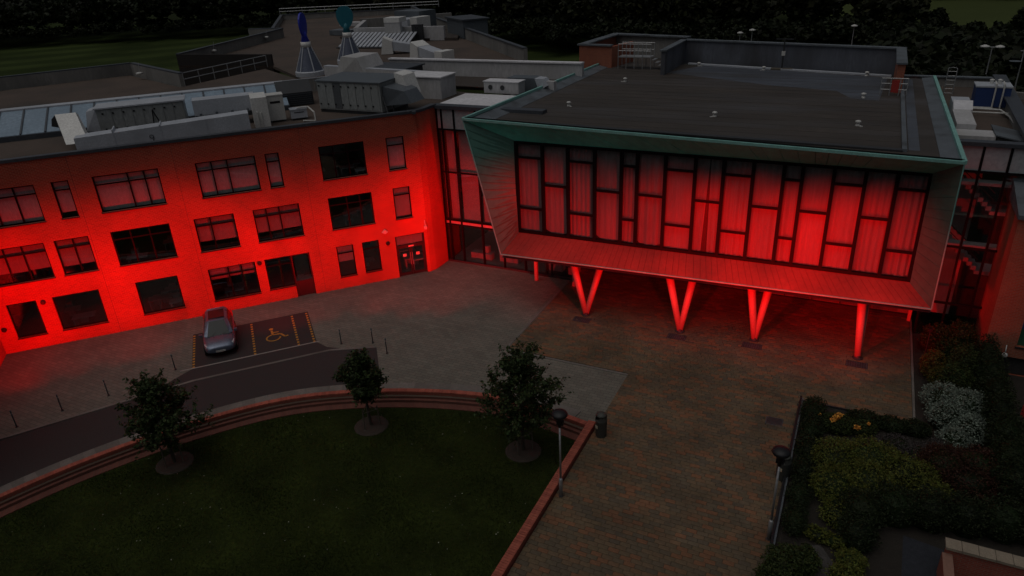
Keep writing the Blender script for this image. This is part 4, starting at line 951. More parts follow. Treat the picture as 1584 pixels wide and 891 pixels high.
# plant on that deck
def simple_unit(name, loc, rz, label, cat, parts):
    t = thing(name, loc, label, cat, rz)
    for nm, mt, bx in parts: B(nm, mt, t, *bx)
    return t
pz_ = RZ + .25
simple_unit('rooftop_plant_unit', (-54.5, 78.5, pz_), R(-12), 'grey box plant unit with pale duct end on the distant white deck', 'plant unit', [('casing', 'galvanised_dark', (0, 4.2, 0, 3, 0, 2.4)), ('duct_end', 'galvanised', (2.2, 4.4, -2.2, -.02, .5, 1.7)), ('drop_duct', 'galvanised_pale', (4.42, 5.6, -1.8, .5, 0, 1.9))])
simple_unit('vertical_duct', (-50.4, 70.9, RZ), R(10), 'square pale duct leaning on the distant white deck wall', 'duct', [('shaft', 'render_white', (0, 1.9, -.7, -.1, 0, 2.1)), ('duct_head', 'galvanised_pale', (.0, 1.9, -.75, 1.2, 2.1, 2.6))])
condenser((-47.2, 71.0, RZ), R(11), 'dark condenser with two round fans stacked on the distant white deck wall', 1.2, .6, 1.75, 2, 'dark_steel')
simple_unit('plant_cabin', (-46.4, 77.5, RZ), R(-40), 'dark grey plant cabin near the right parapet of the rear roof', 'cabin', [('cabin_wall', 'galvanised_dark', (0, 5.4, 0, 3, 0, 1.9)), ('cabin_roof', 'coping_metal', (-.2, 5.6, -.2, 3.2, 1.9, 2.05))])
def scurve_duct(loc, rz, label):
    t = thing('bent_duct', loc, label, 'duct', rz)
    MB().hexa([(0, 0, 0), (1.2, 0, 0), (1.2, 1.6, 0), (0, 1.6, 0), (.3, 0, 1.6), (1.2, 0, 1.2), (1.2, 1.6, 1.2), (.3, 1.6, 1.6)]).build('inlet', 'galvanised_pale', t)
    MB().hexa([(1.22, .1, .3), (3.4, .1, 0), (3.4, 1.5, 0), (1.22, 1.5, .3), (1.22, .1, 1.18), (3.4, .1, .75), (3.4, 1.5, .75), (1.22, 1.5, 1.18)]).build('slope', 'galvanised', t)
    MB().box(3.42, 4.4, 0, 1.6, 0, .9).build('outlet', 'galvanised_pale', t); return t
scurve_duct((-39.5, 58.6, RZ), R(-15), 'pale bent duct with a square outlet in front of the right parapet')
scurve_duct((-44.6, 61.2, RZ), R(28), 'larger pale duct bending down beside the plant cabin')
# wind cowls
def cowl(loc, label, fin):
    t = thing('wind_cowl', loc, label, 'wind cowl')
    MB().lathe([(1.25, 0), (1.25, .35), (1.18, .42)], 20).build('base_ring', 'galvanised', t)
    MB().lathe([(1.12, .40), (.36, 2.35)], 20, cap=False).build('glazed_cone', 'cowl_glass', t, smooth=True)
    for k in range(6):
        a = k * math.pi / 3 + .5; MB().tube((1.15 * math.cos(a), 1.15 * math.sin(a), .4), (.39 * math.cos(a), .39 * math.sin(a), 2.35), .05, .05, 6).build('rib', 'galvanised', t)
    MB().lathe([(.42, 2.30), (.42, 2.75)], 16).build('collar', 'galvanised_pale', t, smooth=True)
    if fin == 'blue':
        MB().lathe([(.36, 2.76), (.12, 3.6), (.05, 3.65)], 16).build('head_cone', 'cowl_blue', t, smooth=True)
        a = R(200)
    else:
        MB().lathe([(.36, 2.76), (.16, 3.5), (.05, 3.55)], 16).build('head_cone', 'cowl_teal', t, smooth=True)
        a = R(112)
    # flat oval vane, turned to its own wind direction
    m = MB(); k = 22; ca, sa = math.cos(a + math.pi / 2), math.sin(a + math.pi / 2); P = []
    for sgn in (-1, 1):
        for j in range(k):
            q = 2 * math.pi * j / k; u = .78 * math.cos(q) * (1 - .18 * math.sin(q) * -1); w = 4.05 + 1.0 * math.sin(q)
            P.append((u * ca + sgn * .07 * math.cos(a), u * sa + sgn * .07 * math.sin(a), w))
    m.add(P, [tuple(range(k - 1, -1, -1)), tuple(range(k, 2 * k))] + [(j, (j + 1) % k, k + (j + 1) % k, k + j) for j in range(k)])
    m.build('vane', 'cowl_blue' if fin == 'blue' else 'cowl_teal', t); return t
cowl((-43.6, 49.3, RZ - .05), 'rooftop wind cowl with a blue fin seen edge-on over a glazed cone', 'blue')
cowl((-44.4, 56.0, RZ - .05), 'rooftop wind cowl with a round teal vane over a glazed cone', 'teal')
# railing along the light well
rl = thing('roof_railing', (-51, 42, RZ), 'thin grey railing along the light well behind the rooflight', 'railing')
a, b = Vector((.2, .2, 0)), Vector((-.2, 10.2, 0))
for z in (.55, 1.05): MB().tube(a + Vector((0, 0, z)), b + Vector((0, 0, z)), .035, .035, 6).build('rail', 'pale_steel', rl)
for t in np.linspace(0, 1, 7): p = a.lerp(b, t); MB().tube(p, p + Vector((0, 0, 1.05)), .035, .035, 6).build('post', 'pale_steel', rl)
for x, y, lb in ((-58.5, 44.1, 'small white floodlight on the far left roof parapet'), (-64.2, 58.0, 'small white floodlight on the rear roof left parapet near the corner'), (-67.6, 69.5, 'small white floodlight on the rear roof left parapet further back')):
    t = thing('parapet_floodlight', (x + .4, y - .3, RZ + .55), lb, 'floodlight')
    MB().lathe([(.02, -.12), (.28, -.05), (.28, .08), (.02, .14)], 12).build('lamp_body', 'white_plastic', t, smooth=True); MB().tube((0, 0, .1), (.1, .1, .9), .02).build('aerial', 'pale_steel', t)
# brick plant enclosure behind the hall
en = thing('brick_enclosure', (-21.3, 56.2, 0), 'brick plant enclosure with wide grey coping behind the hall roof', 'enclosure')
MB().wall((-.2, 0), (2.4, -.3), .3, 9.6, 12.15).build('front_wall', 'tower_brick', en); MB().wall((-.2, 0), (.3, 7.4), -.3, 9.6, 12.15).build('left_wall', 'tower_brick', en)
MB().wall((.3, 7.2), (7.2, 5.3), .3, 9.6, 12.15).build('back_wall', 'concrete_upstand', en)
m = MB().wall((-.35, -.1), (.2, 7.4), -.75, 12.15, 12.26); m.build('left_coping', 'lead_flashing', en)
m = MB().wall((.25, 6.9), (7.3, 5.0), .7, 12.152, 12.262); m.build('back_coping', 'lead_flashing', en)
m = MB().wall((.42, -.2), (2.6, -.45), .5, 12.15, 12.255); m.build('front_coping', 'lead_flashing', en)
MB().prism([(.0, .2), (2.4, 0), (7, 4), (7, 5.5), (.4, 7.2)], 10.2, 10.4).build('enclosure_floor', 'roof_gravel_dark', en)
MB().wall((2.4, -.3), (3.1, 3.2), -.25, 9.6, 12.1).build('inner_wall', 'tower_brick', en)
ga = thing('roof_gantry', (-18.0, 55.5, 10.53), 'small steel step gantry with railings at the back left of the hall roof', 'gantry')
MB().box(0, 2.6, 0, 1.0, .85, .92).build('platform', 'pale_steel', ga)
for x in (0, .65, 1.3, 1.95, 2.6):
    for y in (0, 1.0): MB().tube((x, y, 0), (x, y, 1.85), .03, .03, 6).build('post', 'pale_steel', ga)
for y in (0, 1.0):
    for z in (1.35, 1.85): MB().tube((0, y, z), (2.6, y, z), .028, .028, 6).build('rail', 'pale_steel', ga)
for i in range(4): MB().box(2.65 + i * .25, 2.9 + i * .25, .05, .95, .68 - i * .2, .72 - i * .2).build('step', 'pale_steel', ga)
# small fittings on the hall roof
for i, (x, y, lb) in enumerate(((-16.5, 41.3, 'small pale roof vent nearest the left front corner of the hall roof'), (-15.7, 50.1, 'small pale roof vent on the left half of the hall roof'), (-7.5, 40.5, 'small pale roof vent near the front middle of the hall roof'), (-7.2, 56.6, 'small pale roof vent at the back of the hall roof left of the mast'), (-.3, 55.4, 'small pale roof vent near the back right parapet'), (-.25, 47.6, 'small pale roof vent on the right half of the hall roof'), (-.25, 40.1, 'small pale roof vent with a cable near the front right of the hall roof'), (-12.2, 57.8, 'small pale roof vent beside the left parapet return'))):
    t = thing('roof_vent', (x, y, 10.52), lb, 'vent', random.uniform(0, 3), 'small vents on the hall roof')
    MB().lathe([(.14, 0), (.11, .05), (.08, .16), (.15, .19), (.13, .26), (.04, .29)], 12).build('vent_cap', 'white_plastic', t, smooth=True)
    MB().box(-.28, .0, -.05, .05, 0, .035).build('foot_plate', 'white_plastic', t)
ms = thing('roof_mast', (-6.0, 57.0, 10.525), 'dark mast on a weighted timber base at the back of the hall roof', 'mast')
MB().tube((0, 0, .1), (0, 0, 2.1), .06, .05, 8).build('pole', 'dark_steel', ms); MB().box(-.12, .12, -.1, .1, 1.0, 1.3).build('junction_box', 'white_plastic', ms)
MB().box(-.75, -.05, -.25, .25, 0, .1).build('base_board', 'stake_wood', ms); MB().box(.05, .75, -.25, .25, 0, .1).build('base_board', 'stake_wood', ms)
MB().box(-.6, .6, -.04, .04, 2.1, 2.16).build('cross_bar', 'dark_steel', ms)
rd = thing('roof_access_rail', (1.6, 48.5, 10.53), 'short rail with a red panel at the end of the hall rear parapet', 'railing')
for x in (-1.0, -.5, 0, .4): MB().tube((x, 0, 0), (x, 0, 1.0), .03, .03, 6).build('post', 'pale_steel', rd)
for z in (.35, .7, 1.0): MB().tube((-1, 0, z), (.4, 0, z), .025, .025, 6).build('rail', 'pale_steel', rd)
MB().box(-.45, -.05, -.03, .02, .2, .9).build('red_panel', 'red_paint', rd)

# ------------------------------------------------------------------ low plant roof right of the hall
rr = thing('plant_roof', (4.0, 39.2, 0), 'low gravel plant roof with grey parapets right of the hall', 'building')
MB().prism([(.1, .3), (3.3, .3), (4.6, 18), (.2, 18)], 9.5, 9.72).build('roof_deck', 'roof_gravel', rr)
MB().hexa([(3.0, 0, 7), (3.35, 0, 7), (3.75, 18, 7), (3.4, 18, 7), (3.0, 0, 10.4), (3.35, 0, 10.4), (3.75, 18, 10.4), (3.4, 18, 10.4)]).build('right_parapet', 'concrete_upstand', rr)
MB().hexa([(2.85, -.05, 10.4), (3.5, -.05, 10.4), (3.95, 18.2, 10.4), (3.2, 18.2, 10.4), (2.85, -.05, 10.5), (3.5, -.05, 10.5), (3.95, 18.2, 10.5), (3.2, 18.2, 10.5)]).build('right_coping', 'coping_metal', rr)
MB().box(-2.6, 3.7, 17.6, 17.9, 7, 10.3).build('back_parapet', 'concrete_upstand', rr); MB().box(-2.6, 3.8, 17.5, 18.0, 10.3, 10.38).build('back_coping', 'lead_flashing', rr)
MB().prism([(4.0, 2), (9, 2), (9, 16), (4.4, 16)], 9.2, 9.4).build('side_roof', 'roof_gravel_dark', rr); MB().hexa([(3.9, 16, 8), (9, 14.5, 8), (9, 14.8, 8), (3.9, 16.3, 8), (3.9, 16, 9.8), (9, 14.5, 9.8), (9, 14.8, 9.8), (3.9, 16.3, 9.8)]).build('side_parapet', 'concrete_upstand', rr)
bt = thing('blue_tank_unit', (5.6, 49.7, 9.72), 'blue rooftop tank unit with white pipes right of the hall', 'tank')
MB().box(0, 1.75, 0, 1.4, .15, 1.25).build('tank_body', 'tank_blue', bt); MB().box(-.04, 1.79, -.04, 1.44, 1.25, 1.33).build('tank_lid', 'galvanised', bt)
MB().box(.05, 1.7, .05, 1.35, 0, .15).build('plinth', 'concrete_upstand', bt)
for x in (.95, 1.35): MB().path([(x, -.1, .12), (x, -.1, 1.45), (x, .6, 1.5)], .045, 8).build('pipe', 'white_plastic', bt)
for x in (.8, 1.2): MB().lathe([(.11, 1.33), (.11, 1.52), (.14, 1.54), (.05, 1.6)], 10, (x, .9, 0)).build('cap', 'white_plastic', bt)
MB().tube((.0, -.1, .12), (1.0, -.1, .12), .045).build('low_pipe', 'white_plastic', bt)
wd = thing('white_duct_run', (4.25, 42.0, 9.72), 'white insulated duct running along the hall right side', 'duct')
MB().box(.0, .85, 0, 3.6, .1, .75).build('duct_run', 'render_white', wd); MB().hexa([(.05, 3.62, .1), (.95, 3.62, .1), (1.05, 5.2, .1), (.1, 5.2, .1), (.05, 3.62, .75), (.95, 3.62, .75), (1.05, 5.2, .95), (.1, 5.2, .95)]).build('bend', 'white_roof', wd); MB().box(.1, 1.0, 5.22, 7.0, .1, .8).build('duct_end', 'galvanised', wd)
MB().box(.0, 1.6, -1.4, -.02, .1, .5).build('low_duct', 'render_white', wd)
sb = thing('roof_access_box', (5.9, 40.6, 9.72), 'dark box with a sloping grey lid on the right plant roof', 'hatch')
MB().hexa([(0, 0, 0), (1.3, 0, 0), (1.3, 2.2, 0), (0, 2.2, 0), (0, 0, .55), (1.3, 0, .25), (1.3, 2.2, .25), (0, 2.2, .55)]).build('box_body', 'dark_steel', sb)
MB().hexa([(-.08, -.08, .56), (1.38, -.08, .26), (1.38, 2.28, .26), (-.08, 2.28, .56), (-.08, -.08, .62), (1.38, -.08, .32), (1.38, 2.28, .32), (-.08, 2.28, .62)]).build('sloping_lid', 'lead_flashing', sb)
pp = thing('white_roof_pipes', (5.4, 46.5, 9.72), 'white pipes crossing the right plant roof in front of the blue tank', 'pipe')
MB().path([(-.3, 2.4, .2), (1.5, 2.2, .2), (1.75, .5, .2), (1.85, -4.5, .2)], .05, 8).build('long_pipe', 'white_plastic', pp); MB().path([(.0, 1.3, .2), (2.3, 1.1, .25)], .045, 8).build('cross_pipe', 'white_plastic', pp)
lh = thing('hooped_ladder', (4.35, 54.2, 9.3), 'hooped roof ladder at the back right corner of the hall', 'ladder')
for x in (0, .5): MB().tube((x, 0, 0), (x, 0, 2.0), .03, .03, 6).build('stile', 'pale_steel', lh)
for i in range(7): MB().tube((0, 0, .2 + i * .27), (.5, 0, .2 + i * .27), .018, .018, 6).build('rung', 'pale_steel', lh)
MB().path([(0, 0, 2), (.05, .3, 2), (.25, .45, 2), (.45, .3, 2), (.5, 0, 2)], .02).build('hoop', 'pale_steel', lh)
ta = thing('tv_aerial', (9.3, 62, 9.0), 'roof aerial with a small round dish beyond the right plant roof', 'aerial')
MB().tube((0, 0, -2), (0, 0, 2.6), .05, .04, 6).build('mast', 'pale_steel', ta); MB().tube((-.2, 0, 2.4), (.9, .1, 2.5), .03).build('boom', 'pale_steel', ta)
for x in (.1, .4, .7): MB().tube((x, -.3, 2.45), (x, .3, 2.45), .02, .02, 5).build('element', 'pale_steel', ta)
MB().lathe([(.05, 0), (.28, .04), (.4, .12)], 14, (-.35, 0, 1.6)).build('dish', 'galvanised_dark', ta)

# ------------------------------------------------------------------ litter bins, bollards
def litter_bin(x, y, label, rz):
    t = thing('litter_bin', (x, y, 0), label, 'litter bin', rz)
    MB().lathe([(.23, .0), (.24, .03), (.26, .85), (.27, .88)], 18).build('bin_body', 'bin_green', t, smooth=True)
    m = MB(); k = 18
    for j in range(k):                      # hood with an opening left in front
        a, b = 2 * math.pi * j / k, 2 * math.pi * (j + 1) / k
        if not (-.6 < math.sin((a + b) / 2) * -1 - .2 and math.cos((a + b) / 2) ** 2 < .35 and math.sin((a + b) / 2) < 0):
            m.quad((.26 * math.cos(a), .26 * math.sin(a), .88), (.26 * math.cos(b), .26 * math.sin(b), .88), (.24 * math.cos(b), .24 * math.sin(b), 1.08), (.24 * math.cos(a), .24 * math.sin(a), 1.08))
    m.build('hood', 'bin_green', t); MB().lathe([(.25, 1.08), (.22, 1.16), (.10, 1.22), (.01, 1.23)], 18).build('dome', 'bin_green', t, smooth=True)
    MB().lathe([(.2, .86), (.2, .875)], 14).build('liner', 'black_plastic', t); MB().box(-.07, .07, -.275, -.262, .52, .66).build('sticker', 'amber_sticker', t)
litter_bin(-8.28, 24.15, 'dark litter bin with domed hood at the lawn wall corner', R(-30))
litter_bin(-.78, 24.3, 'grey litter bin with a pale sticker beside the planting bed', R(-20))

# ------------------------------------------------------------------ parked car, nose towards the road
CX = W2(11.45, -4.05)
car = thing('parked_car', CX, 'silver blue hatchback parked nose out in the left marked bay', 'car', WR - R(90)); car.scale = (.87, .95, .92)
def sect(x, w, zb_, zs, zt, in_=.80):
    "closed cross-section of the body at station x"
    h = [(0, zb_), (w * .82, zb_), (w * .97, zb_ + .12), (w, zs - .22), (w * .985, zs - .06), (w * in_, zt), (0, zt + .015)]
    return [(x, -y, z) for y, z in h] + [(x, y, z) for y, z in reversed(h[1:-1])]
def loft(rows, name, mat, parent, caps=True, smooth=True):
    m = MB(); n = len(rows[0]); P = [p for r_ in rows for p in r_]; F = []
    for i in range(len(rows) - 1):
        for j in range(n): F.append((i * n + j, i * n + (j + 1) % n, (i + 1) * n + (j + 1) % n, (i + 1) * n + j))
    if caps: F += [tuple(range(n - 1, -1, -1)), tuple(range((len(rows) - 1) * n, len(rows) * n))]
    m.add(P, F); return m.build(name, mat, parent, smooth)
rows = [sect(-2.10, .70, .42, .80, .86), sect(-2.04, .80, .30, .92, .97), sect(-1.7, .87, .24, .98, 1.02), sect(-1.0, .885, .22, .97, 1.0), sect(0, .89, .22, .95, .98), sect(.72, .885, .22, .93, .97), sect(1.05, .88, .22, .90, .98, .78), sect(1.5, .865, .24, .84, .90, .76), sect(1.85, .82, .27, .76, .81, .74), sect(2.05, .72, .32, .68, .72, .72), sect(2.13, .58, .38, .60, .63, .7)]
body = loft(rows, 'body', 'car_paint', car)
md = body.modifiers.new('subsurf', 'SUBSURF'); md.levels = 1; md.render_levels = 2
# cabin: lower ring to roof ring
def ringp(x0, x1, w, z, k=.12): return [(x0, -w + k, z), (x0 + k, -w, z), (x1 - k, -w, z), (x1, -w + k * 1.6, z), (x1, w - k * 1.6, z), (x1 - k, w, z), (x0 + k, w, z), (x0, w - k, z)]
def zring(r_, f): return [(x, y, f(x)) for x, y, z in r_]
b_ = zring(ringp(-1.98, 1.02, .80, 1.0), lambda x: .985 if x > .6 else 1.0); t_ = zring(ringp(-1.72, .12, .62, 1.56), lambda x: 1.60 if x < -.2 else 1.57); t_ = [(x, y, z - (.05 if abs(y) > .6 else 0)) for x, y, z in t_]
names = {3: 'windscreen', 7: 'rear_window'}
for j in range(8):
    a, b, c, d = b_[j], b_[(j + 1) % 8], t_[(j + 1) % 8], t_[j]
    if j in (3, 7): MB().quad(a, b, c, d).build(names[j], 'car_glass', car)
    elif j in (1, 5):
        va, vb, vc, vd = map(Vector, (a, b, c, d)); cuts = [.04, .36, .40, .70, .74, .97]
        MB().quad(a, b, c, d).build('side_frame', 'car_trim', car)
        nrm = (vb - va).cross(vd - va).normalized() * .006
        for u0, u1 in zip(cuts[::2], cuts[1::2]):
            MB().quad(*[p + nrm for p in (va.lerp(vb, u0).lerp(vd.lerp(vc, u0), .10), va.lerp(vb, u1).lerp(vd.lerp(vc, u1), .10), va.lerp(vb, u1).lerp(vd.lerp(vc, u1), .88), va.lerp(vb, u0).lerp(vd.lerp(vc, u0), .88))]).build('side_window', 'car_glass', car)
    else: MB().quad(a, b, c, d).build('pillar', 'car_paint', car)
roof_top = [(x * .97 - .03, y * .9, z + .045) for x, y, z in t_]
m = MB(); m.add(t_ + roof_top, [(j, (j + 1) % 8, 8 + (j + 1) % 8, 8 + j) for j in range(8)] + [tuple(range(8, 16))]); m.build('roof', 'car_paint', car)
MB().box(-1.35, -.15, -.44, .44, 1.60, 1.652).build('sunroof', 'car_glass', car)
for sx_ in (-1, 1):
    MB().hexa([(1.68, sx_ * .42, .60), (2.06, sx_ * .42, .58), (1.95, sx_ * .74, .60), (1.62, sx_ * .80, .62), (1.60, sx_ * .46, .83), (1.93, sx_ * .44, .735), (1.83, sx_ * .76, .755), (1.52, sx_ * .83, .80)]).build('headlight', 'lamp_lens', car)
    MB().hexa([(.72, sx_ * .86, .98), (.86, sx_ * .86, .98), (.86, sx_ * 1.04, .98), (.72, sx_ * 1.04, .98), (.72, sx_ * .86, 1.12), (.84, sx_ * .86, 1.10), (.84, sx_ * 1.06, 1.12), (.72, sx_ * 1.06, 1.14)]).build('wing_mirror', 'car_paint', car)
    MB().box(-2.09, -2.0, sx_ * .78 - .06, sx_ * .78 + .06, .75, 1.2).build('tail_light', 'red_paint', car)
    for x in (1.32, -1.28):
        w = MB().lathe([(.20, -.09), (.31, -.10), (.325, -.06), (.325, .06), (.31, .10), (.20, .09)], 20).build('wheel', 'tyre_rubber', car)
        w.matrix_local = Matrix.Translation((x, sx_ * .80, .325)) @ Matrix.Rotation(R(90), 4, 'X')
        h_ = MB().lathe([(.205, .075), (.19, .085), (.05, .10)], 14).build('hubcap', 'pale_steel', w) if sx_ < 0 else MB().lathe([(.05, -.10), (.19, -.085), (.205, -.075)], 14).build('hubcap', 'pale_steel', w)
MB().box(2.02, 2.115, -.38, .38, .44, .56).build('lower_grille', 'car_trim', car); MB().hexa([(2.0, -.36, .64), (2.1, -.30, .63), (2.1, .30, .63), (2.0, .36, .64), (1.98, -.38, .70), (2.07, -.32, .69), (2.07, .32, .69), (1.98, .38, .70)]).build('upper_grille', 'car_trim', car)
MB().box(2.10, 2.145, -.26, .26, .40, .51).build('number_plate', 'plate_white', car)
MB().box(-2.12, -2.06, -.26, .26, .62, .73).build('rear_plate', 'plate_white', car)
for y in (-.35, .25): MB().tube((1.0, y, 1.005), (.78, y + .35, 1.13), .012, .008, 5).build('wiper', 'car_trim', car)

# ------------------------------------------------------------------ lawn trees
def lawn_tree(x, y, h, rad, label, seed, clear=1.1, lean=0):
    global RNG
    rng = np.random.default_rng(seed); RNG = rng
    t = thing('lawn_tree', (x * 1.018, y * 1.018, LZ0), label, 'tree')
    zc = (h + clear) / 2; hz_ = (h - clear) / 2
    tr = MB(); p = Vector((0, 0, 0)); top = Vector((lean, .1, h * .72))
    tr.tube((0, 0, 0), tuple(top * .45), .075, .055, 9).tube(tuple(top * .45), tuple(top), .055, .02, 7)
    L = []
    nb_ = 36; f0 = clear / (h * .72) * .9
    for i in range(nb_):
        f = f0 + (1 - f0) * i / nb_; st = top * f
        a = i * 2.4 + rng.uniform(-.3, .3); el = rng.uniform(.35, .9) if f < .8 else rng.uniform(.9, 1.4)
        g_ = (f - f0) / (1 - f0); prof = min(1, .62 + 2.2 * g_) * (1.0 - .55 * g_ ** 1.4)
        ln = rad * prof * rng.uniform(.72, 1.2)
        d = Vector((math.cos(a) * math.cos(el), math.sin(a) * math.cos(el), math.sin(el))); e = st + d * ln
        tr.tube(tuple(st), tuple(e), .022, .006, 5)
        for k in range(9):
            u = rng.uniform(.18, 1); q = st.lerp(e, u)
            dd = Vector(rng.normal(size=3)).normalized() * .8 + d * .6 + Vector((0, 0, .25)); e2 = q + dd.normalized() * rng.uniform(.25, .62) * rad / 1.6
            tr.tube(tuple(q), tuple(e2), .008, .003, 4)
            m_ = 30
            for _ in range(m_):
                L.append(q.lerp(e2, rng.uniform(.05, 1.05)) + Vector(rng.normal(size=3)) * .055)
        for _ in range(30): L.append(st.lerp(e, rng.uniform(.3, 1.05)) + Vector(rng.normal(size=3)) * .06)
    tr.build('trunk', 'bark', t)
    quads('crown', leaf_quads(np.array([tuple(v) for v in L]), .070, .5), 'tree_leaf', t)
    m = MB().lathe([(.02, .0), (.80, .012), (.72, .05), (.3, .075), (.01, .08)], 20); m.build('mulch_ring', 'mulch', t)
    for k in range(3):
        a = k * 2.1 + .4; MB().tube((.42 * math.cos(a), .42 * math.sin(a), 0), (.40 * math.cos(a), .40 * math.sin(a), 1.15), .03, .03, 6).build('stake', 'stake_wood', t)
    for k in range(3):
        a, b = k * 2.1 + .4, (k + 1) * 2.1 + .4; MB().tube((.41 * math.cos(a), .41 * math.sin(a), .95), (.41 * math.cos(b), .41 * math.sin(b), .95), .02, .02, 5).build('stake_rail', 'stake_wood', t)
    return t
lawn_tree(-24.62, 15.35, 4.5, 1.95, 'bushy young tree at the left of the lawn, nearest the road curve', 11, .9, -.35)
lawn_tree(-18.2, 20.85, 4.3, 1.3, 'smallest lawn tree with a clear pale trunk near the curved wall', 12, 1.5, -.25)
lawn_tree(-11.0, 21.9, 5.45, 2.15, 'largest bushy lawn tree, beside the lamp post and straight wall', 13, 1.0)
RNG = np.random.default_rng(99)

# ------------------------------------------------------------------ planting bed on the right
struct(MB().prism([(-.62, 8), (14, 8), (14, 36.0), (7.5, 36), (7.5, 38.8), (4.05, 38.8), (4.05, 30.0), (-.62, 30.0)], -.57, .02).build('planting_bed', 'bed_soil'))
ed = thing('bed_edging', (-.65, 30, 0), 'black metal edging with a pale strip along the planting bed', 'edging')
MB().box(-.06, .02, -18, .05, 0, .32).build('edge_board', 'black_plastic', ed); MB().box(.03, .10, -18, .05, 0, .22).build('inner_strip', 'lead_flashing', ed); MB().box(.02, 4.5, .0, .06, 0, .12).build('back_board', 'dark_steel', ed)
def shrub(name, x, y, blobs, mat, n, size, label, cat='shrub', core='tree_leaf_core', extra=None, up=.4, aspect=.55):
    "blobs: (dx, dy, rx, ry, h) domes of foliage with twigs and leaves"
    t = thing(name, (x, y, 0), label, cat); P = []; cm_ = MB(); tot = sum(b[2] * b[3] for b in blobs)
    for dx, dy, rx, ry, h in blobs:
        k = int(n * rx * ry / tot)
        q = ellipsoid_points((dx, dy, h * .45), (rx, ry, h * .55), k, .72)
        bump_ = .5 + .5 * np.sin(q[:, 0] * 4.1 + 1.3) * np.cos(q[:, 1] * 3.7); q[:, 2] += .12 * bump_ * h; q[:, :2] += RNG.normal(0, .04, (k, 2)); q = q[q[:, 2] > .03]
        lump = 1 + .10 * np.sin(q[:, 0] * 7.3 + q[:, 2] * 5) * np.sin(q[:, 1] * 6.1 + 2) + .06 * np.sin(q[:, 0] * 15 + q[:, 1] * 13)
        q = np.array([dx, dy, h * .3]) + (q - np.array([dx, dy, h * .3])) * lump[:, None]; q = q[q[:, 2] > .03]; P.append(q)
        ns_ = int(26 * (rx + ry)); dv = RNG.normal(size=(ns_, 3)); dv[:, 2] = np.abs(dv[:, 2]); dv /= np.linalg.norm(dv, axis=1, keepdims=True)
        for w_ in dv:                       # shoots standing out of the mass
            f_ = RNG.uniform(.85, 1.22, 9)[:, None]; P.append(np.array([dx, dy, h * .42]) + w_ * np.array([rx, ry, h * .6]) * f_ + RNG.normal(0, .02, (9, 3)))
        rings = [(.25, .02), (.72, .05 * h), (.80, .4 * h), (.62, .72 * h), (.25, .88 * h)]
        o = len(cm_.v); nn = 10
        for r_, z in rings:
            for i in range(nn): a = 2 * math.pi * i / nn; cm_.v.append((dx + rx * r_ * math.cos(a) * random.uniform(.9, 1.05), dy + ry * r_ * math.sin(a) * random.uniform(.9, 1.05), z))
        for k_ in range(len(rings) - 1):
            for i in range(nn): cm_.f.append((o + k_ * nn + i, o + k_ * nn + (i + 1) % nn, o + (k_ + 1) * nn + (i + 1) % nn, o + (k_ + 1) * nn + i))
        cm_.f.append(tuple(o + (len(rings) - 1) * nn + i for i in range(nn)))
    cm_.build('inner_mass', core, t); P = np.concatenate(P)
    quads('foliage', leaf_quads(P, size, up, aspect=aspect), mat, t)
    if extra:
        emat, cnt_, es, pos = extra; E_ = []
        for (ex, ey, ez, er) in pos: E_.append(ellipsoid_points((ex, ey, ez), (er, er, er * .6), cnt_ // len(pos), .3))
        [quads('flower_cluster', leaf_quads(e_, es, .8, aspect=.9), emat, t) for e_ in E_]
    return t
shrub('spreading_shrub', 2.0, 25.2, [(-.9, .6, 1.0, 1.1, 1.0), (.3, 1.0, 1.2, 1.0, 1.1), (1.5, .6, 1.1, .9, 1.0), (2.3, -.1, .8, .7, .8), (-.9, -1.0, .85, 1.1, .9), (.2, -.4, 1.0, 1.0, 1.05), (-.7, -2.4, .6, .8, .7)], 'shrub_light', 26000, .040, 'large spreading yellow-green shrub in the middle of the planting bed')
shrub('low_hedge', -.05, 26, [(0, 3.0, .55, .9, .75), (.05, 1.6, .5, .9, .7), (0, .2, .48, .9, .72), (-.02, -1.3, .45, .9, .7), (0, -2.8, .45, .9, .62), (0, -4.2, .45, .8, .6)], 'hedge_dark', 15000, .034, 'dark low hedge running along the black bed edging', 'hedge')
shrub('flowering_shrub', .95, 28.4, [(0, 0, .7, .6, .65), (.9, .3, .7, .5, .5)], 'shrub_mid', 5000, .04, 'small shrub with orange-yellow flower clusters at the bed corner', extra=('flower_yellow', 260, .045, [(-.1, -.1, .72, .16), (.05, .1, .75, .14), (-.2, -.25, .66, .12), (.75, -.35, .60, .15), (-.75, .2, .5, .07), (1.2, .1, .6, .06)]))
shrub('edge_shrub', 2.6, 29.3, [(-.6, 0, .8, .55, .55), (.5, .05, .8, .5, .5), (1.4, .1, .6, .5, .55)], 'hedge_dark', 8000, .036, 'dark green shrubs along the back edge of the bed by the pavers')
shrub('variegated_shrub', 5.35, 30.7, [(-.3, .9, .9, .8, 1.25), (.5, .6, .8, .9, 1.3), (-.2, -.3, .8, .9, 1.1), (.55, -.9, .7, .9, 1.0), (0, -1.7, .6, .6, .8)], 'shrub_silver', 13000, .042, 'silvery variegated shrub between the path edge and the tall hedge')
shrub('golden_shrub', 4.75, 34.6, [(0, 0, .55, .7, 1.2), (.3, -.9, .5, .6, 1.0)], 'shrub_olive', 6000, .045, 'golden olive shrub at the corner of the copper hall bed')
shrub('dark_shrub', 5.9, 34.2, [(0, .2, .7, .9, 1.7), (-.3, -1.0, .7, .7, 1.4), (.3, 1.2, .5, .6, 1.5)], 'shrub_mid', 9000, .045, 'dark green shrub beside the tall hedge below the stair')
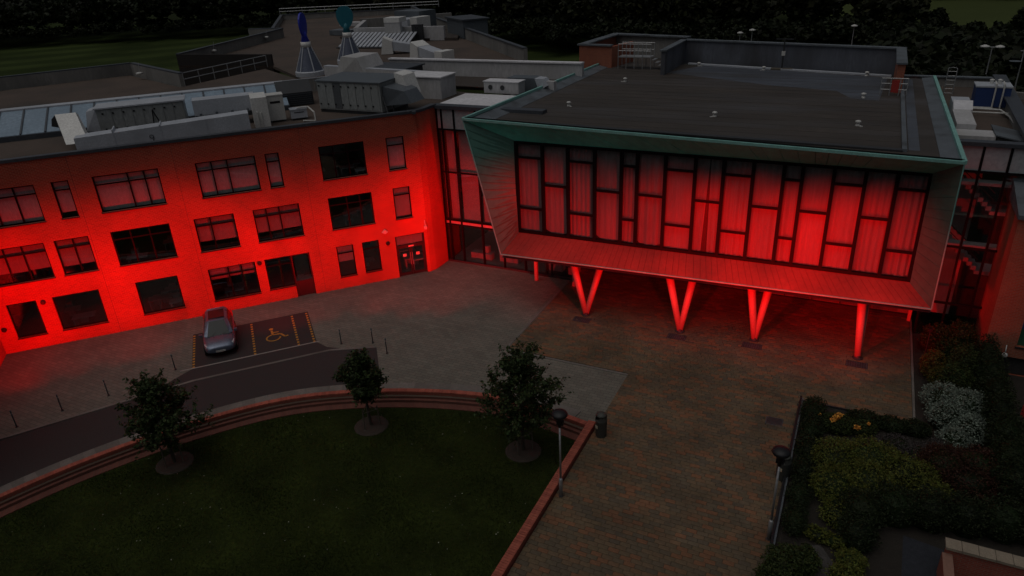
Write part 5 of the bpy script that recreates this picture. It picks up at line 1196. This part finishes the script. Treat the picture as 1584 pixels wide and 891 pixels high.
shrub('stair_shrub', 5.3, 37.3, [(-.3, 0, .7, .8, 1.3), (.7, .2, .7, .7, 1.6), (.2, -.9, .7, .6, 1.1)], 'shrub_mid', 9000, .05, 'loose shrub lit red under the glazed stair')
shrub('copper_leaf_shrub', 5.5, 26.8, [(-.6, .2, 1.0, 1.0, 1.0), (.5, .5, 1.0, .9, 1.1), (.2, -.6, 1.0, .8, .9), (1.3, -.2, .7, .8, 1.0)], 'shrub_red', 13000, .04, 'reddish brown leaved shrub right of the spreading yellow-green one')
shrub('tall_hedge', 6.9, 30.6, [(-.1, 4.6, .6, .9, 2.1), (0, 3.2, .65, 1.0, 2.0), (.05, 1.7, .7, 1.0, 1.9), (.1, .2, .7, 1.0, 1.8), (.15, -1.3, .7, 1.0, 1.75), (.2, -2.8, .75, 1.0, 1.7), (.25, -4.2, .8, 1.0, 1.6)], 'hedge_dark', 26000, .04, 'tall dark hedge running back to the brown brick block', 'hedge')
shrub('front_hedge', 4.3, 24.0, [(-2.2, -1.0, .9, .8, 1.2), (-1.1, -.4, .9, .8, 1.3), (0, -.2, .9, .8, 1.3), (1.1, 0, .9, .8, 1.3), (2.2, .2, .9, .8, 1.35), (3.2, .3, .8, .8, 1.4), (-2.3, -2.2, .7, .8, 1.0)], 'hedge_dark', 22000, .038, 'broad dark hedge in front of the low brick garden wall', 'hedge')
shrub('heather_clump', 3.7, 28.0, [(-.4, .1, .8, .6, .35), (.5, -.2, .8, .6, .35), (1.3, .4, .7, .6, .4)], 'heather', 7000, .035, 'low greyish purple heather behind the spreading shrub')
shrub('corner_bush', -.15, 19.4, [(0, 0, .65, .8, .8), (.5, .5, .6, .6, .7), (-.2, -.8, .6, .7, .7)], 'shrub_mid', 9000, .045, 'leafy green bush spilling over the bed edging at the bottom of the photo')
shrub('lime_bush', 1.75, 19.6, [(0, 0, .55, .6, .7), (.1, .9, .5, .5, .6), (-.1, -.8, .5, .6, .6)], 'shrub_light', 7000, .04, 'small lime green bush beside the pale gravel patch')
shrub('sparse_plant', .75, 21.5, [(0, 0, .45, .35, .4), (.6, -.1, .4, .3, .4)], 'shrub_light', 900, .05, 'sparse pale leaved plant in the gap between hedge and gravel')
struct(MB().prism([(.25, 17), (1.3, 17), (1.35, 20.5), (.9, 21.2), (.3, 20.9)], .02, .028).build('pale_gravel_patch', 'pale_gravel'))
struct(MB().prism([(3.3, 17), (4.6, 17), (4.75, 22.6), (3.5, 22.8)], .02, .028).build('slate_gravel_strip', 'slate_gravel'))
gw = thing('garden_wall', (4.6, 21.7, 0), 'low red brick garden wall with pale coping stones at the bottom right corner', 'wall')
MB().box(0, 6, -.22, .1, -.05, 1.1).build('brick_face', 'garden_brick', gw); MB().box(-.12, .18, -6, -.22, -.05, .9).build('brick_return', 'garden_brick', gw)
for i in range(11): MB().box(-.06 + i * .47, .395 + i * .47, -.30, .18, 1.1 + random.uniform(0, .008), 1.20 + random.uniform(0, .008)).build('coping_stone', 'coping_stone', gw)
sg = thing('painted_board', (7.9, 31.6, 0), 'small painted board in red, purple and white beyond the tall hedge', 'board', R(-15))
MB().box(0, 1.4, 0, .05, .5, 1.05).build('red_panel', 'red_paint', sg); MB().box(.05, 1.2, -.02, .03, 1.06, 1.4).build('purple_panel', 'purple_paint', sg); MB().box(-.05, 1.4, -.015, .035, 1.41, 1.55).build('white_strip', 'white_plastic', sg)
for x in (.1, 1.2): MB().box(x, x + .08, .06, .14, 0, 1.5).build('leg', 'stake_wood', sg)
m = MB(); 
for i, x in enumerate((.15, .45, .78, 1.05)): m.box(x, x + .16, -.012, 0, .62, .92)
stuff(m.build('white_lettering', 'white_plastic', sg))

# ------------------------------------------------------------------ background: woods, single trees, lamps, far field
def crown_points(c, rx, rz, n):
    "a clumpy crown: several lobes of leaves"
    P = []
    k = 7
    for i in range(k):
        d = RNG.normal(size=3); d /= np.linalg.norm(d); d[2] = abs(d[2]) * .9 - .15
        lc = np.array(c) + d * np.array([rx, rx, rz]) * .55; r_ = rx * RNG.uniform(.38, .6)
        P.append(ellipsoid_points(lc, (r_, r_, r_ * rz / rx * .85), n // k, .6))
    return np.concatenate(P)
def wood(name, mat, spots, label, n=210, size=.75, r0=.28, r1=.40):
    V = []
    for x, y, h in spots:
        r_ = h * RNG.uniform(r0, r1); V.append(leaf_quads(crown_points((x, y, h * .58), r_, h * .42, n), size * r_ / 3.2, .3, aspect=.7))
    stuff(quads(name, np.concatenate(V), mat), label, 'woodland')
def belt(pts, depth, step, hmin, hmax, clear=()):
    out = []
    for (a, b) in zip(pts, pts[1:]):
        L_ = math.hypot(b[0] - a[0], b[1] - a[1]); n_ = max(1, int(L_ / step))
        for i in range(n_):
            for dpt in np.arange(0, depth, step):
                t = (i + RNG.uniform(0, 1)) / n_; ux, uy = (b[0] - a[0]) / L_, (b[1] - a[1]) / L_
                x = a[0] + (b[0] - a[0]) * t - uy * (dpt + RNG.uniform(-2, 2)); y = a[1] + (b[1] - a[1]) * t + ux * (dpt + RNG.uniform(-2, 2))
                out.append((x, y, RNG.uniform(hmin, hmax)))
    return out
wood('woodland_left', 'wood_leaf', belt([(-300, 95), (-232, 131), (-166, 170), (-120, 190)], 45, 5.5, 9, 15), 'dark band of woodland beyond the striped field at upper left', 400, .5)
wood('woodland_middle', 'wood_leaf_olive', belt([(-130, 168), (-88, 166), (-57, 148), (-24, 148), (8, 150)], 60, 5.5, 9, 16), 'dark woodland behind the rear roofs and the copper hall', 400, .5)
sp_ = []
for y in np.arange(64, 156, 3.3):
    for x in np.arange(1.5, 62, 3.3):
        zm = 19.5 * (1 - y / 208) if x > 4 else 19.5 * (1 - y / 190)
        if x < .55 * (y - 60) + 14 and not (x < 9 and y < 72): sp_.append((x + RNG.uniform(-1.4, 1.4), y + RNG.uniform(-1.4, 1.4), min(8.5, zm) * RNG.uniform(.62, .98)))
wood('woodland_right', 'wood_leaf', sp_, 'dark thicket of trees behind the right plant roof', 420, .42, .42, .62)
wood('woodland_edge', 'wood_leaf', belt([(-130, 160), (-92, 158), (-58, 138), (-24, 138), (4, 140)], 14, 3.2, 4.5, 7.0) + belt([(-300, 90), (-232, 126), (-166, 164), (-125, 180)], 8, 3.4, 4, 6.5), 'lower dark shrubs along the front edge of the woods', 300, .42, .40, .58)
wood('woodland_far', 'wood_leaf', belt([(-20, 262), (130, 235)], 30, 6, 10, 16), 'far line of trees beyond the pale field at upper right', 160)
struct(MB().quad((-330, 40, -.53), (-30, 40, -.53), (-30, 175, -.53), (-330, 200, -.53)).build('mown_field', 'mown_grass'))
struct(MB().quad((-15, 165, .0), (120, 135, .0), (140, 245, .0), (-15, 262, .0)).build('far_field', 'pale_field'))
def far_tree(x, y, h, label, seed):
    global RNG
    RNG = np.random.default_rng(seed); t = thing('field_edge_tree', (x, y, 0), label, 'tree')
    MB().tube((0, 0, 0), (.2, 0, h * .6), .25, .1, 7).build('trunk', 'bark', t); q = crown_points((0, 0, h * .58), h * .34, h * .42, 1500)
    quads('crown', leaf_quads(q, .32, .3, aspect=.7), 'wood_leaf', t)
for x, y, h, lb, sd in ((8.5, 150, 7.5, 'tall dark tree left of the pale field at upper right', 1), (14.5, 146, 5.6, 'dark tree standing against the left end of the pale field', 2), (21, 142, 8.0, 'tallest dark tree standing against the pale field at upper right', 3), (26.5, 140, 6.6, 'dark tree at the right end of the pale field', 4)): far_tree(x, y, h, lb, sd)
RNG = np.random.default_rng(5)
def far_lamp(x, y, h, heads, label):
    t = thing('car_park_lamp', (x, y, 0), label, 'lamp post', R(-10), 'lamp posts behind the school')
    MB().tube((0, 0, 0), (0, 0, h), .09, .05, 8).build('pole', 'pale_steel', t)
    for s_ in heads: MB().lathe([(.05, -.02), (.42, .0), (.38, .12), (.1, .22)], 12, (s_, 0, h)).build('lamp_head', 'white_plastic', t, smooth=True)
    if len(heads) > 1: MB().tube((heads[0], 0, h + .02), (heads[1], 0, h + .02), .04).build('cross_arm', 'pale_steel', t)
far_lamp(-14.62, 100, 8.5, (0,), 'distant lamp post left of centre behind the hall rear parapet')
far_lamp(-16.75, 104, 7.7, (0,), 'shorter distant lamp beside another one behind the hall parapet')
far_lamp(-2.92, 105, 8.5, (0,), 'distant single lamp post behind the right half of the hall parapet')
far_lamp(10.1, 85, 8.7, (-.62, .62), 'distant twin-headed lamp post beyond the right plant roof')
far_lamp(-7.95, 150, 7.8, (-.5, .5), 'farthest small lamp near the top edge among the trees')
mc = thing('manhole_cover', (-1.55, 28.0, .03), 'square steel manhole cover in the pavers left of the planting bed corner', 'manhole cover')
MB().box(-.32, .32, -.26, .26, 0, .006).build('cover_plate', 'dark_steel', mc)
for a_ in ((-.36, .36, -.30, -.265), (-.36, .36, .265, .30), (-.36, -.325, -.265, .265), (.325, .36, -.265, .265)): B('cover_frame', 'coping_metal', mc, *a_, 0, .008)
